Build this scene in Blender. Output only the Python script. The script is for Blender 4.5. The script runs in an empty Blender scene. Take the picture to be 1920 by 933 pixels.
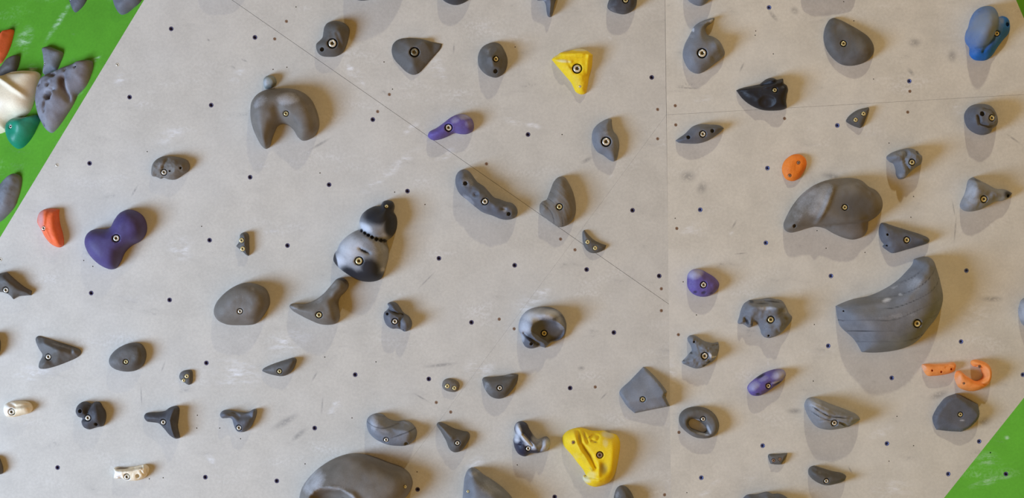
import bpy, bmesh, math, random
import numpy as np
from mathutils import Vector, Matrix, noise as mnoise
from mathutils.geometry import delaunay_2d_cdt

# ------------------------------------------------------------------ scale, camera, planes
S = 0.0012                      # metres of wall per photo pixel
W, H = 1920.0, 933.0
CAM = Vector((0.0, -5.5, 1.75)) # camera, looking straight along +Y at the wall (plane y = 0)
C = bpy.context.scene.collection

def ray(px, py):
    return (Vector(((px - W / 2) * S, 0.0, 1.75 - (py - H / 2) * S)) - CAM)

class Plane:
    """A wall plane: origin, in-plane axes u (rightwards) and v (upwards), normal n towards the room."""
    def __init__(s, o, n, up):
        s.o = o; s.n = n.normalized()
        s.v = (up - s.n * up.dot(s.n)).normalized()
        s.u = s.v.cross(s.n).normalized()
        s.M = Matrix(((s.u.x, s.v.x, s.n.x, o.x), (s.u.y, s.v.y, s.n.y, o.y), (s.u.z, s.v.z, s.n.z, o.z), (0, 0, 0, 1)))
    def hit(s, px, py):
        d = ray(px, py); t = (s.o - CAM).dot(s.n) / d.dot(s.n)
        return CAM + d * t
    def loc(s, px, py):          # plane coordinates in wall-pixels (1 unit = S metres)
        p = s.hit(px, py) - s.o
        return (p.dot(s.u) / S, p.dot(s.v) / S)

Zup = Vector((0, 0, 1))
PL = Plane(Vector((0, 0, 1.75)), Vector((0, -1, 0)), Zup)
def on_left(px, py): return PL.hit(px, py)
# the right-hand facet turns a little away about the vertical crease
c0, c1 = on_left(1242, -400), on_left(1263, 1350)
ax = (c0 - c1).normalized()
PR = Plane(on_left(1254, 466), Matrix.Rotation(math.radians(2.0), 3, ax) @ Vector((0, -1, 0)), Zup)
def folded(plane, a, b, deg, out):
    """A plane through the border a-b of PLANE, turned back by DEG; OUT is a pixel on the outer side."""
    A, B, O = plane.hit(*a), plane.hit(*b), plane.hit(*out)
    e = (B - A).normalized()
    side = O - A; side = (side - e * side.dot(e)).normalized()
    n = plane.n
    d = side * math.cos(math.radians(deg)) - n * math.sin(math.radians(deg))
    nn = n * math.cos(math.radians(deg)) + side * math.sin(math.radians(deg))
    return Plane(A, nn, Zup), A, B, d
PGL, gl_a, gl_b, gl_d = folded(PL, (513, -400), (-549, 1350), 30, (-300, -100))
PGB, gb_a, gb_b, gb_d = folded(PR, (2118, 497), (1437, 1350), -24, (2000, 1000))
PGT, gt_a, gt_b, gt_d = folded(PR, (1733.6, -400), (2118, 497), 22, (2100, 0))
PLANES = {'L': PL, 'R': PR, 'G': PGL}

# ------------------------------------------------------------------ materials
def lin(c):
    return tuple(((x / 255) / 12.92 if x / 255 <= 0.04045 else ((x / 255 + 0.055) / 1.055) ** 2.4) for x in c) + (1.0,)

class NT:
    def __init__(s, name):
        s.m = bpy.data.materials.new(name); s.m.use_nodes = True
        s.t = s.m.node_tree; s.t.nodes.clear()
        s.out = s.n('ShaderNodeOutputMaterial'); s.b = s.n('ShaderNodeBsdfPrincipled')
        s.t.links.new(s.b.outputs[0], s.out.inputs[0])
    def n(s, kind, **kw):
        k = s.t.nodes.new(kind)
        for a, v in kw.items(): setattr(k, a, v)
        return k
    def l(s, a, b): s.t.links.new(a, b)
    def val(s, sock, v):
        if hasattr(v, 'is_output') or hasattr(v, 'links'): s.l(v, sock)
        else: sock.default_value = v
    def math(s, op, a, b=0.0, clamp=False):
        k = s.n('ShaderNodeMath', operation=op); k.use_clamp = clamp
        s.val(k.inputs[0], a); s.val(k.inputs[1], b); return k.outputs[0]
    def mix(s, f, a, b, blend='MIX'):
        k = s.n('ShaderNodeMix', data_type='RGBA', blend_type=blend)
        s.val(k.inputs[0], f); s.val(k.inputs[6], a); s.val(k.inputs[7], b); return k.outputs[2]
    def noise(s, vec, scale, detail=3.0, rough=0.55):
        k = s.n('ShaderNodeTexNoise'); s.l(vec, k.inputs['Vector'])
        k.inputs['Scale'].default_value = scale; k.inputs['Detail'].default_value = detail
        k.inputs['Roughness'].default_value = rough; return k.outputs['Fac']
    def ramp(s, v, a, b, lo=0.0, hi=1.0, smooth=True):
        k = s.n('ShaderNodeMapRange', interpolation_type='SMOOTHSTEP' if smooth else 'LINEAR')
        s.val(k.inputs[0], v)
        for i, x in enumerate((a, b, lo, hi)): k.inputs[i + 1].default_value = x
        return k.outputs[0]
    def bump(s, h, strength, dist):
        k = s.n('ShaderNodeBump'); k.inputs['Strength'].default_value = strength
        k.inputs['Distance'].default_value = dist; s.l(h, k.inputs['Height']); return k.outputs[0]

CHALK = lin((196, 198, 204))
def hold_mat(name, rgb, rough=0.62, chalk=CHALK, dark=(24, 25, 32), spec=0.35, vary=0.16, dust=0.10):
    """Cast resin: slightly mottled, fine sandy texture, chalk and rubber where hands and shoes go; some soft shading painted dark."""
    t = NT(name); base = lin(rgb)
    co = t.n('ShaderNodeTexCoord').outputs['Object']
    oi = t.n('ShaderNodeObjectInfo').outputs['Random']
    add = t.n('ShaderNodeVectorMath', operation='ADD'); t.l(co, add.inputs[0])
    k = t.math('MULTIPLY', oi, 37.0); t.l(k, add.inputs[1]); v = add.outputs[0]
    n1 = t.noise(v, 38, 4); n2 = t.noise(v, 420, 2); n3 = t.noise(v, 16, 2)
    f = t.ramp(n1, 0.25, 0.75, 1 - vary, 1 + vary, False)
    g = t.ramp(n2, 0.3, 0.7, 0.93, 1.07, False)
    fac = t.math('MULTIPLY', f, g)
    vm = t.n('ShaderNodeVectorMath', operation='SCALE'); vm.inputs[0].default_value = base[:3]; t.l(fac, vm.inputs['Scale'])
    a1 = t.n('ShaderNodeAttribute', attribute_name='chalk').outputs['Fac']
    a2 = t.n('ShaderNodeAttribute', attribute_name='dark').outputs['Fac']  # rubber and stains, plus faint shade painted onto some holds
    dn = t.math('MULTIPLY', t.ramp(n3, 0.45, 0.75), dust)
    br_ = t.math('MULTIPLY', t.math('SUBTRACT', t.math('ADD', t.math('MULTIPLY', n1, 0.7), t.math('MULTIPLY', n2, 0.3)), 0.5), 0.75)
    ck = t.math('ADD', t.ramp(t.math('ADD', a1, br_), 0.2, 0.95, 0.0, 1.0, False), dn, True)
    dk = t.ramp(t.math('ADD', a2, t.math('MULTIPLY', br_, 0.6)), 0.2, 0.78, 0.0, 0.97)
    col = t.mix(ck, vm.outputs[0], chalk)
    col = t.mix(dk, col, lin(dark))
    t.l(col, t.b.inputs['Base Color'])
    t.b.inputs['Roughness'].default_value = rough
    t.b.inputs['Specular IOR Level'].default_value = spec
    t.l(t.bump(t.math('ADD', n2, t.math('MULTIPLY', n1, 0.7)), 0.25, 0.0008), t.b.inputs['Normal'])
    return t.m

def metal(name, rgb, rough=0.3, met=0.75):
    t = NT(name); co = t.n('ShaderNodeTexCoord').outputs['Object']
    n = t.noise(co, 300, 3)
    col = t.mix(t.ramp(n, 0.4, 0.75, 0, 0.35), lin(rgb), lin(tuple(x * 0.6 for x in rgb)))
    t.l(col, t.b.inputs['Base Color']); t.b.inputs['Metallic'].default_value = met
    t.b.inputs['Roughness'].default_value = rough
    return t.m

M = {
 'grey': hold_mat('warm_grey_resin', (108, 102, 94)),
 'dgrey': hold_mat('dark_grey_resin', (87, 84, 80)),
 'char': hold_mat('charcoal_resin', (64, 63, 66)),
 'bgrey': hold_mat('blue_grey_resin', (113, 115, 120)),
 'dbgrey': hold_mat('dark_blue_grey_resin', (90, 92, 99)),
 'lgrey': hold_mat('pale_grey_resin', (128, 129, 132), dust=0.2),
 'stone': hold_mat('stone_grey_resin', (118, 117, 124), vary=0.28, dust=0.15, dark=(84, 66, 52)),
 'gren': hold_mat('greenish_grey_resin', (128, 134, 130), dust=0.2),
 'black': hold_mat('black_resin', (27, 27, 32), 0.5, dust=0.02),
 'indigo': hold_mat('blue_black_resin', (42, 44, 62), 0.5, dust=0.03),
 'purple': hold_mat('violet_resin', (94, 80, 144), chalk=lin((168, 166, 190))),
 'dpurple': hold_mat('deep_purple_resin', (72, 62, 108), dust=0.05, chalk=lin((140, 140, 165))),
 'yellow': hold_mat('yellow_resin', (232, 198, 20), chalk=lin((214, 206, 165)), dark=(120, 105, 70), dust=0.04, vary=0.08),
 'orange': hold_mat('orange_resin', (232, 128, 40), chalk=lin((222, 170, 140)), dark=(140, 70, 25), dust=0.05, vary=0.1),
 'porange': hold_mat('pale_orange_resin', (240, 150, 78), chalk=lin((226, 190, 170)), dark=(140, 80, 50), dust=0.1, vary=0.1),
 'red': hold_mat('orange_red_resin', (226, 104, 58), chalk=lin((196, 142, 138)), dark=(130, 60, 45), dust=0.05),
 'blue': hold_mat('bright_blue_resin', (24, 98, 172), chalk=lin((120, 131, 148)), dust=0.04),
 'teal': hold_mat('teal_green_resin', (24, 128, 98), 0.45, dust=0.03, dark=(12, 52, 44)),
 'cream': hold_mat('cream_resin', (232, 218, 188), chalk=lin((240, 238, 236)), dark=(120, 104, 84), dust=0.15, vary=0.08),
}
M_STEEL = metal('bright_zinc_steel', (232, 230, 218), 0.28, 0.55)
M_BRASS = metal('yellow_zinc_steel', (222, 210, 158), 0.3, 0.5)
M_NUT = metal('dark_violet_zinc', (80, 74, 104), 0.5, 0.3)
M_NUTB = metal('blue_zinc', (112, 126, 186), 0.35, 0.4)
M_RUST = metal('rusty_screw_steel', (150, 120, 98), 0.55, 0.3)
M_WASH = metal('blackened_steel', (30, 29, 34), 0.5, 0.4)
M_SOCK = metal('dark_socket_steel', (128, 120, 98), 0.4, 0.5)

def wall_mat(name, rgb, planes, chalk_halo_spots=(), scuffs=(), grain=1.0, chalk_halo_col=(226, 226, 226)):
    t = NT(name)
    co = t.n('ShaderNodeTexCoord').outputs['Object']
    n_big = t.noise(co, 2.6, 4); n_mid = t.noise(co, 14, 4, 0.6); n_fine = t.noise(co, 160, 3, 0.6); n_gr = t.noise(co, 700, 2)
    f = t.math('MULTIPLY', t.ramp(n_big, 0.3, 0.7, 1 - .03 * grain, 1 + .03 * grain), t.ramp(n_mid, 0.25, 0.75, 1 - .07 * grain, 1 + .05 * grain))
    f = t.math('MULTIPLY', f, t.ramp(n_fine, 0.3, 0.7, 0.95, 1.04))
    f = t.math('MULTIPLY', f, t.ramp(n_gr, 0.3, 0.7, 0.945, 1.05))
    vm = t.n('ShaderNodeVectorMath', operation='SCALE'); vm.inputs[0].default_value = lin(rgb)[:3]; t.l(f, vm.inputs['Scale'])
    col = vm.outputs[0]
    col = t.mix(t.ramp(n_big, 0.42, 0.72, 0.0, 0.22 * grain), col, lin(tuple(min(255, x * k) for x, k in zip(rgb, (0.97, 1.0, 1.06)))))
    # loose scuffs of shoe rubber all over: stretched noise, thresholded
    mp = t.n('ShaderNodeMapping'); t.l(co, mp.inputs[0]); mp.inputs['Rotation'].default_value = (0, 0, 0.5); mp.inputs['Scale'].default_value = (9, 26, 9)
    s1 = t.ramp(t.noise(mp.outputs[0], 1.0, 5, 0.62), 0.575, 0.76)
    s1 = t.math('MULTIPLY', s1, t.ramp(n_fine, 0.4, 0.62))
    col = t.mix(t.math('MULTIPLY', s1, 0.42), col, lin((120, 118, 116)))
    mp2 = t.n('ShaderNodeMapping'); t.l(co, mp2.inputs[0]); mp2.inputs['Rotation'].default_value = (0, 0, -0.7); mp2.inputs['Scale'].default_value = (5, 14, 5); mp2.inputs['Location'].default_value = (3, 1, 0)
    c1_ = t.math('MULTIPLY', t.ramp(t.noise(mp2.outputs[0], 1.0, 5, 0.6), 0.56, 0.8), t.ramp(n_fine, 0.38, 0.64))
    col = t.mix(t.math('MULTIPLY', c1_, 0.5), col, lin(chalk_halo_col))
    cn = t.ramp(t.noise(mp2.outputs[0], 5.0, 6, 0.72), 0.42, 0.72)
    def spots(items):
        tot = None
        for (x, y, lx, ly, ang) in items:
            k = t.n('ShaderNodeMapping', vector_type='TEXTURE'); t.l(co, k.inputs[0])
            u, v = planes.loc(x, y)
            k.inputs['Location'].default_value = (u * S, v * S, 0)
            k.inputs['Rotation'].default_value = (0, 0, math.radians(ang))
            k.inputs['Scale'].default_value = (lx * S, ly * S, 1)
            ln = t.n('ShaderNodeVectorMath', operation='LENGTH'); t.l(k.outputs[0], ln.inputs[0])
            r = t.ramp(ln.outputs['Value'], 0.0, 1.0, 1.0, 0.0)
            tot = r if tot is None else t.math('ADD', tot, r, True)
        return tot
    if chalk_halo_spots:
        c = t.math('MULTIPLY', spots(chalk_halo_spots), cn)
        col = t.mix(c, col, lin(chalk_halo_col))
    if scuffs:
        c = t.math('MULTIPLY', spots(scuffs), t.ramp(n_fine, 0.3, 0.55, 0.05, 0.55))
        col = t.mix(c, col, lin((112, 110, 110)))
    t.l(col, t.b.inputs['Base Color'])
    t.b.inputs['Roughness'].default_value = 0.7; t.b.inputs['Specular IOR Level'].default_value = 0.25
    t.l(t.bump(t.math('ADD', n_fine, t.math('MULTIPLY', n_gr, 0.6)), 0.12, 0.0008), t.b.inputs['Normal'])
    return t.m

# ------------------------------------------------------------------ object helpers
def link(name, me, mat, plane=None, parent=None, at=None):
    o = bpy.data.objects.new(name, me)
    if mat is not None:
        for m_ in (mat if isinstance(mat, (list, tuple)) else [mat]): me.materials.append(m_)
    C.objects.link(o)
    if parent is not None: o.parent = parent
    if plane is not None and parent is None:
        o.matrix_world = plane.M @ Matrix.Translation(Vector(at or (0, 0, 0)))
    elif at is not None: o.location = at
    return o

def bm_mesh(bm, name, smooth=False, angle=None):
    me = bpy.data.meshes.new(name); bm.normal_update(); bm.to_mesh(me); bm.free()
    if smooth: me.polygons.foreach_set('use_smooth', [True] * len(me.polygons))
    return me

def lathe_hex(name, rings, hexfrom, seg=24, mats=None):
    """Rings (r, z) from the outside in; from index HEXFROM on the ring is a hexagon (the socket)."""
    bm = bmesh.new(); prev = None
    for i, (r, z) in enumerate(rings):
        row = []
        for k in range(seg):
            a = 2 * math.pi * k / seg
            rr = r
            if i >= hexfrom: rr = r * math.cos(math.pi / 6) / math.cos((a % (math.pi / 3)) - math.pi / 6)
            row.append(bm.verts.new((rr * math.cos(a), rr * math.sin(a), z)))
        if prev:
            for k in range(seg):
                f = bm.faces.new((prev[k], prev[(k + 1) % seg], row[(k + 1) % seg], row[k]))
                f.material_index = 1 if i > hexfrom else 0
        prev = row
    f = bm.faces.new(prev); f.material_index = 1 if hexfrom < len(rings) else 0
    me = bm_mesh(bm, name)
    for p in me.polygons: p.use_smooth = len(p.vertices) == 4 and p.material_index == 0
    return me

u_ = S
def scaled(rings, r): return [(a * r * S, b * r * S) for a, b in rings]
BOLT_R = [(0.82, -1.7), (1.0, -1.4), (1.0, -0.16), (0.9, 0.0), (0.56, 0.0), (0.50, -0.06), (0.50, -0.75)]
SCREW_R = [(0.5, -1.4), (1.0, -0.25), (1.0, -0.1), (0.85, 0.02), (0.42, 0.06), (0.36, 0.0), (0.3, -0.5)]
_mesh_cache = {}
def fastener_mesh(kind, r, mat):
    key = (kind, round(r, 1), mat.name)
    if key not in _mesh_cache:
        me = lathe_hex(kind, scaled(BOLT_R if kind == 'bolt' else SCREW_R, r), 5)
        me.materials.append(mat); me.materials.append(M_SOCK)
        _mesh_cache[key] = me
    return _mesh_cache[key]

def washer_mesh(r):
    key = ('washer', round(r, 1))
    if key not in _mesh_cache:
        me = lathe_hex('washer', scaled([(0.96, 0.02), (0.94, 0.12), (0.7, 0.13), (0.4, 0.12), (0.38, 0.0)], r), 9)
        me.materials.append(M_WASH); me.materials.append(M_WASH); _mesh_cache[key] = me
    return _mesh_cache[key]

# ------------------------------------------------------------------ 2-D geometry
def spline(pts, step):
    """Closed centripetal Catmull-Rom through the points; (x, y, 1) marks a sharp corner."""
    P = [np.array(p[:2], float) for p in pts]; K = [len(p) > 2 and p[2] for p in pts]; n = len(P); out = []
    for i in range(n):
        p1, p2 = P[i], P[(i + 1) % n]
        p0 = 2 * p1 - p2 if K[i] else P[i - 1]
        p3 = 2 * p2 - p1 if K[(i + 1) % n] else P[(i + 2) % n]
        if K[i] and K[(i + 1) % n]:
            m = max(1, int(round(np.linalg.norm(p2 - p1) / step)))
            for k in range(m): out.append(p1 + (p2 - p1) * k / m)
            continue
        t0 = 0.0; t1 = t0 + max(1e-3, np.linalg.norm(p1 - p0)) ** .5
        t2 = t1 + max(1e-3, np.linalg.norm(p2 - p1)) ** .5; t3 = t2 + max(1e-3, np.linalg.norm(p3 - p2)) ** .5
        m = max(1, int(round(np.linalg.norm(p2 - p1) / step)))
        for k in range(m):
            t = t1 + (t2 - t1) * k / m
            a1 = (t1 - t) / (t1 - t0) * p0 + (t - t0) / (t1 - t0) * p1
            a2 = (t2 - t) / (t2 - t1) * p1 + (t - t1) / (t2 - t1) * p2
            a3 = (t3 - t) / (t3 - t2) * p2 + (t - t2) / (t3 - t2) * p3
            b1 = (t2 - t) / (t2 - t0) * a1 + (t - t0) / (t2 - t0) * a2
            b2 = (t3 - t) / (t3 - t1) * a2 + (t - t1) / (t3 - t1) * a3
            out.append((t2 - t) / (t2 - t1) * b1 + (t - t1) / (t2 - t1) * b2)
    return np.array(out)

def area2(P):
    x, y = P[:, 0], P[:, 1]; return float(np.sum(x * np.roll(y, -1) - np.roll(x, -1) * y))

def seg_dist(Q, loops):
    best = np.full(len(Q), 1e9)
    for P in loops:
        A, B = P, np.roll(P, -1, 0); d = B - A; L2 = np.maximum((d ** 2).sum(1), 1e-9)
        for s in range(0, len(Q), 1500):
            q = Q[s:s + 1500, None, :]
            t = np.clip(((q - A) * d).sum(2) / L2, 0, 1)
            dd = np.sqrt((((A + t[..., None] * d) - q) ** 2).sum(2)).min(1)
            best[s:s + 1500] = np.minimum(best[s:s + 1500], dd)
    return best

def inside(Q, loops):
    c = np.zeros(len(Q), int)
    for P in loops:
        A, B = P, np.roll(P, -1, 0)
        x, y = Q[:, 0][:, None], Q[:, 1][:, None]
        cond = (A[:, 1] > y) != (B[:, 1] > y)
        dy = np.where(np.abs(B[:, 1] - A[:, 1]) < 1e-12, 1e-12, B[:, 1] - A[:, 1])
        xi = A[:, 0] + (y - A[:, 1]) / dy * (B[:, 0] - A[:, 0])
        c += (cond & (x < xi)).sum(1)
    return c % 2 == 1

def soft_dist(Q, loops, d):
    """A smooth stand-in for the distance to the border (no ridges along the middle)."""
    I = np.zeros(len(Q))
    for P in loops:
        A, B = P, np.roll(P, -1, 0); L = np.linalg.norm(B - A, axis=1); Mid = (A + B) / 2
        for s in range(0, len(Q), 1500):
            r2 = ((Q[s:s + 1500, None, :] - Mid) ** 2).sum(2)
            I[s:s + 1500] += (L / np.maximum(r2, 0.2) ** 2).sum(1)
    D = (I * 2 / math.pi) ** (-1 / 3)
    w = np.clip((d - 1.5) / 2.5, 0, 1)
    return np.minimum(D * w + d * (1 - w), d)

def poly_dist(Q, line):
    best = np.full(len(Q), 1e9)
    for a, b in zip(line[:-1], line[1:]):
        a, b = np.array(a), np.array(b); d = b - a; L2 = max(1e-9, (d ** 2).sum())
        t = np.clip(((Q - a) @ d) / L2, 0, 1)
        best = np.minimum(best, np.linalg.norm(a + t[:, None] * d - Q, axis=1))
    return best

# ------------------------------------------------------------------ the hold builder
X0 = dict(A=0, B=380, C=720, D=1000, E=1250, F=1520); Y0 = {'1': 0, '2': 300, '3': 613}
K0 = 2.915
HOLDS = []
def hold(reg, outline, mat, h, label, bolt=None, screws=(), holes=(), feats=(), chalk=(), dark=(), p=2.0, plat=1.0,
         tilt=(0, 0), tri=None, planes=None, plane=None, cut=None, grain=None, rough=0.5, name='climbing_hold', group='bolt-on climbing holds',
         br=10.0, bmat=None, smooth=0, edge=3.0, seat=None, view=None, cat='climbing hold', sr=4.2):
    rng = random.Random(label)
    if view: x0, y0, kz = view
    else: x0, y0, kz = X0[reg[0]], Y0[reg[1]], K0
    to_px = lambda p_: (x0 + p_[0] / kz, y0 + p_[1] / kz)
    q0 = [to_px(p_) for p_ in outline]
    cx = sum(p_[0] for p_ in q0) / len(q0); cy = sum(p_[1] for p_ in q0) / len(q0)
    if plane is None: plane = 'R' if cx > 1252 else 'L'
    pl = PLANES[plane]
    ou, ov = pl.loc(cx, cy)
    def T(p_):
        a = pl.loc(*to_px(p_)); r = (a[0] - ou, a[1] - ov)
        return r + tuple(p_[2:3]) if len(p_) > 2 and p_[2] in (0, 1) else r
    def Tl(p_):
        a = pl.loc(*to_px(p_[:2])); return (a[0] - ou, a[1] - ov)
    R = lambda v: v / kz
    raw = [T(p_) for p_ in outline]
    ext = np.ptp(np.array([r[:2] for r in raw]), axis=0).max()
    step = min(2.6, max(0.8, ext / 60))
    loops = [spline(raw, step)]
    if area2(loops[0]) < 0: loops[0] = loops[0][::-1]
    if cut:
        c_ = spline([T(p_) for p_ in cut], step * 0.7)
        if area2(c_) > 0: c_ = c_[::-1]
        loops.append(c_)
    # points: borders, inset rings, an even grid
    pts = [np.concatenate(loops)]; rings = (0.3 * step, 0.9 * step, 1.8 * step)
    for P in loops:
        tg = np.roll(P, -1, 0) - np.roll(P, 1, 0); tg /= np.maximum(np.linalg.norm(tg, axis=1)[:, None], 1e-9)
        nrm = np.stack([-tg[:, 1], tg[:, 0]], 1)
        for r in rings:
            q = P + nrm * r; dq = seg_dist(q, loops)
            pts.append(q[(dq > 0.82 * r) & inside(q, loops)])
    lo, hi = loops[0].min(0), loops[0].max(0); g = step * 1.25
    gx, gy = np.meshgrid(np.arange(lo[0], hi[0], g), np.arange(lo[1], hi[1], g * 0.866))
    gx[1::2] += g / 2
    q = np.stack([gx.ravel(), gy.ravel()], 1)
    q = q[inside(q, loops)]; q = q[seg_dist(q, loops) > rings[-1] + 0.5 * g]
    pts.append(q)
    free = np.concatenate(pts[1:])
    # bores for bolts, screws and spare holes
    bores = []
    if bolt:
        b = Tl(bolt); bores.append([b, R(bolt[2]) if len(bolt) > 2 else br, 'bolt'])
    for s_ in screws: bores.append([Tl(s_), R(s_[2]) * 1.2 if len(s_) > 2 else sr * 1.2, 'screw'])
    for s_ in holes: bores.append([Tl(s_), R(s_[2]), 'hole'])
    circ = []
    for b, r, kind in bores:
        free = free[np.linalg.norm(free - np.array(b), axis=1) > r * 1.12]
        nseg = 28 if kind == 'bolt' else 16
        for rr in (r, r * 0.93):
            a = np.arange(nseg) * 2 * math.pi / nseg
            circ.append(np.stack([b[0] + rr * np.cos(a), b[1] + rr * np.sin(a)], 1))
        a = np.arange(8) * 2 * math.pi / 8
        circ.append(np.stack([b[0] + r * .45 * np.cos(a), b[1] + r * .45 * np.sin(a)], 1))
    allp = np.concatenate([pts[0], free] + circ)
    edges = []; k0 = 0
    for P in loops:
        n = len(P); edges += [(k0 + i, k0 + (i + 1) % n) for i in range(n)]; k0 += n
    k0 = len(pts[0]) + len(free)
    for c_ in circ:
        n = len(c_); edges += [(k0 + i, k0 + (i + 1) % n) for i in range(n)]; k0 += n
    V, E_, F_, *_ = delaunay_2d_cdt([Vector(v) for v in allp], edges, [], 0, 1e-4)
    V = np.array([tuple(v) for v in V]); F_ = [tuple(f) for f in F_ if len(f) == 3]
    cen = V[np.array(F_)].mean(1); keep = inside(cen, loops)
    F_ = [f for f, k_ in zip(F_, keep) if k_]
    used = sorted({i for f in F_ for i in f}); mp_ = {o_: n_ for n_, o_ in enumerate(used)}
    V = V[used]; F_ = [tuple(mp_[i] for i in f) for f in F_]
    F_ = [f if (V[f[1]][0] - V[f[0]][0]) * (V[f[2]][1] - V[f[0]][1]) - (V[f[1]][1] - V[f[0]][1]) * (V[f[2]][0] - V[f[0]][0]) > 0 else f[::-1] for f in F_]
    # -------- height
    off = Vector((rng.uniform(0, 50), rng.uniform(0, 50), rng.uniform(0, 50)))
    half = np.maximum((hi - lo) / 2, 1e-6)
    if tri is not None:
        tp = [Tl(t_) for t_ in tri]; th = [t_[2] for t_ in tri]
        corners = [r_[:2] for r_ in raw]
        cv = [Vector(c_[:2]) for c_ in corners] + [Vector(t_) for t_ in tp]
        tv, te, tf, *_ = delaunay_2d_cdt(cv, [(i, (i + 1) % len(corners)) for i in range(len(corners))], [], 0, 1e-4)
        ch = {}
        hs = [edge] * len(corners) + th
        for v_ in tv:
            k_ = min(range(len(cv)), key=lambda i: (cv[i] - v_).length); ch[tuple(v_)] = hs[k_]
        tf = [[(np.array(tuple(tv[i])), ch[tuple(tv[i])]) for i in f] for f in tf if len(f) == 3]
    def height(Q):
        d = seg_dist(Q, loops)
        if planes is not None:
            z = np.full(len(Q), 1e9)
            for pl_ in planes:
                A_ = np.array([list(Tl(q_)) + [1.0] for q_ in pl_]); co_ = np.linalg.solve(A_, np.array([q_[2] for q_ in pl_], float))
                z = np.minimum(z, Q @ co_[:2] + co_[2])
            k_ = np.clip(d / edge, 0, 1); z = z * np.sqrt(k_ * (2 - k_))
        elif tri is None:
            D = soft_dist(Q, loops, d)
            t_ = np.clip(D / (Dmax * plat), 0, 1)
            z = h * (1 - (1 - t_) ** p) ** (1 / p)
        else:
            z = np.full(len(Q), float(edge)); got = np.full(len(Q), -1e9)
            for f in tf:
                (a, ha), (b, hb), (c_, hc) = f
                den = (b[1] - c_[1]) * (a[0] - c_[0]) + (c_[0] - b[0]) * (a[1] - c_[1])
                if abs(den) < 1e-9: continue
                w0 = ((b[1] - c_[1]) * (Q[:, 0] - c_[0]) + (c_[0] - b[0]) * (Q[:, 1] - c_[1])) / den
                w1 = ((c_[1] - a[1]) * (Q[:, 0] - c_[0]) + (a[0] - c_[0]) * (Q[:, 1] - c_[1])) / den
                w2 = 1 - w0 - w1; m_ = np.minimum(np.minimum(w0, w1), w2)
                s_ = (m_ > -0.02) & (m_ > got)
                z[s_] = (w0 * ha + w1 * hb + w2 * hc)[s_]; got[s_] = m_[s_]
            z = z * np.sqrt(np.clip(d / max(edge, .1), 0, 1) * (2 - np.clip(d / max(edge, .1), 0, 1)))
        z = z * (1 + tilt[0] * Q[:, 0] / half[0] + tilt[1] * Q[:, 1] / half[1])
        em = np.clip(d / (0.12 * min(half) + 1.5), 0, 1); em = em * em * (3 - 2 * em)
        for f in feats:
            if f[0] == 'bump':
                _, x, y, rx, ry, ang, hh = f
                b = np.array(Tl((x, y))); r = Q - b; a = math.radians(ang)
                e = np.sqrt(((r[:, 0] * math.cos(a) + r[:, 1] * math.sin(a)) / R(rx)) ** 2 + ((-r[:, 0] * math.sin(a) + r[:, 1] * math.cos(a)) / R(ry)) ** 2)
                z = z + em * hh * np.exp(-e ** 2 * 1.6)
            elif f[0] == 'dome':          # a rounded lobe with a crisp foot
                _, x, y, rx, ry, ang, hh = f
                b = np.array(Tl((x, y))); r = Q - b; a = math.radians(ang)
                e = np.sqrt(((r[:, 0] * math.cos(a) + r[:, 1] * math.sin(a)) / R(rx)) ** 2 + ((-r[:, 0] * math.sin(a) + r[:, 1] * math.cos(a)) / R(ry)) ** 2)
                z = np.maximum(z, np.minimum(1, em + 0.0) * hh * np.sqrt(np.clip(1 - e ** 2, 0, 1)))
            elif f[0] == 'pit':           # a dent with a crisp rim
                _, x, y, rx, ry, ang, hh = f
                b = np.array(Tl((x, y))); r = Q - b; a = math.radians(ang)
                e = np.sqrt(((r[:, 0] * math.cos(a) + r[:, 1] * math.sin(a)) / R(rx)) ** 2 + ((-r[:, 0] * math.sin(a) + r[:, 1] * math.cos(a)) / R(ry)) ** 2)
                z = z - em * hh * np.clip(1 - e ** 3, 0, 1) ** 0.8
            elif f[0] == 'ridge':
                _, line, wd, hh = f
                dd = poly_dist(Q, [Tl(q_) for q_ in line]) / R(wd)
                z = z + em * hh * np.exp(-dd ** 2 * 1.6)
            elif f[0] == 'step':          # lower everything on one side of a line
                _, x1, y1, x2, y2, wd, hh = f
                a, b = np.array(Tl((x1, y1))), np.array(Tl((x2, y2))); dv = (b - a) / np.linalg.norm(b - a)
                s_ = (Q - a) @ np.array([-dv[1], dv[0]]) / R(wd)
                z = z * (1 - (1 - hh) / (1 + np.exp(-np.clip(s_ * 3, -40, 40))))
        if grain:
            x, y, sp, am = grain
            c_ = np.array(Tl((x, y))); rr = np.linalg.norm(Q - c_, axis=1)
            wob = np.array([mnoise.noise(Vector((q_[0] * .012, q_[1] * .012, 0)) + off) for q_ in Q]) * sp * 0.9
            z = z + em * am * (np.sin((rr + wob) * 2 * math.pi / sp) * 0.6 + np.sin((rr + wob * .5) * 2 * math.pi / (sp * .43)) * 0.4)
        if rough:
            sc = 1.6 / max(8.0, min(half))
            z = z + em * rough * np.array([mnoise.fractal(Vector((q_[0] * sc, q_[1] * sc, 0)) + off, 0.9, 2.0, 4) for q_ in Q]) * min(2.2, min(half) * 0.07)
        return np.maximum(z, 0.3)
    Dmax = 1.0
    d0 = seg_dist(V, loops); Dmax = soft_dist(V, loops, d0).max()
    z = height(V)
    if smooth:
        nb = [set() for _ in V]
        for f in F_:
            for i in range(3): nb[f[i]].update((f[i - 1], f[(i + 1) % 3]))
        for _i in range(smooth):
            z2 = z.copy()
            for i, s_ in enumerate(nb):
                if d0[i] > 1e-3: z2[i] = 0.4 * z[i] + 0.6 * np.mean(z[list(s_)])
            z = z2
    fast = []; fls = []
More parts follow.
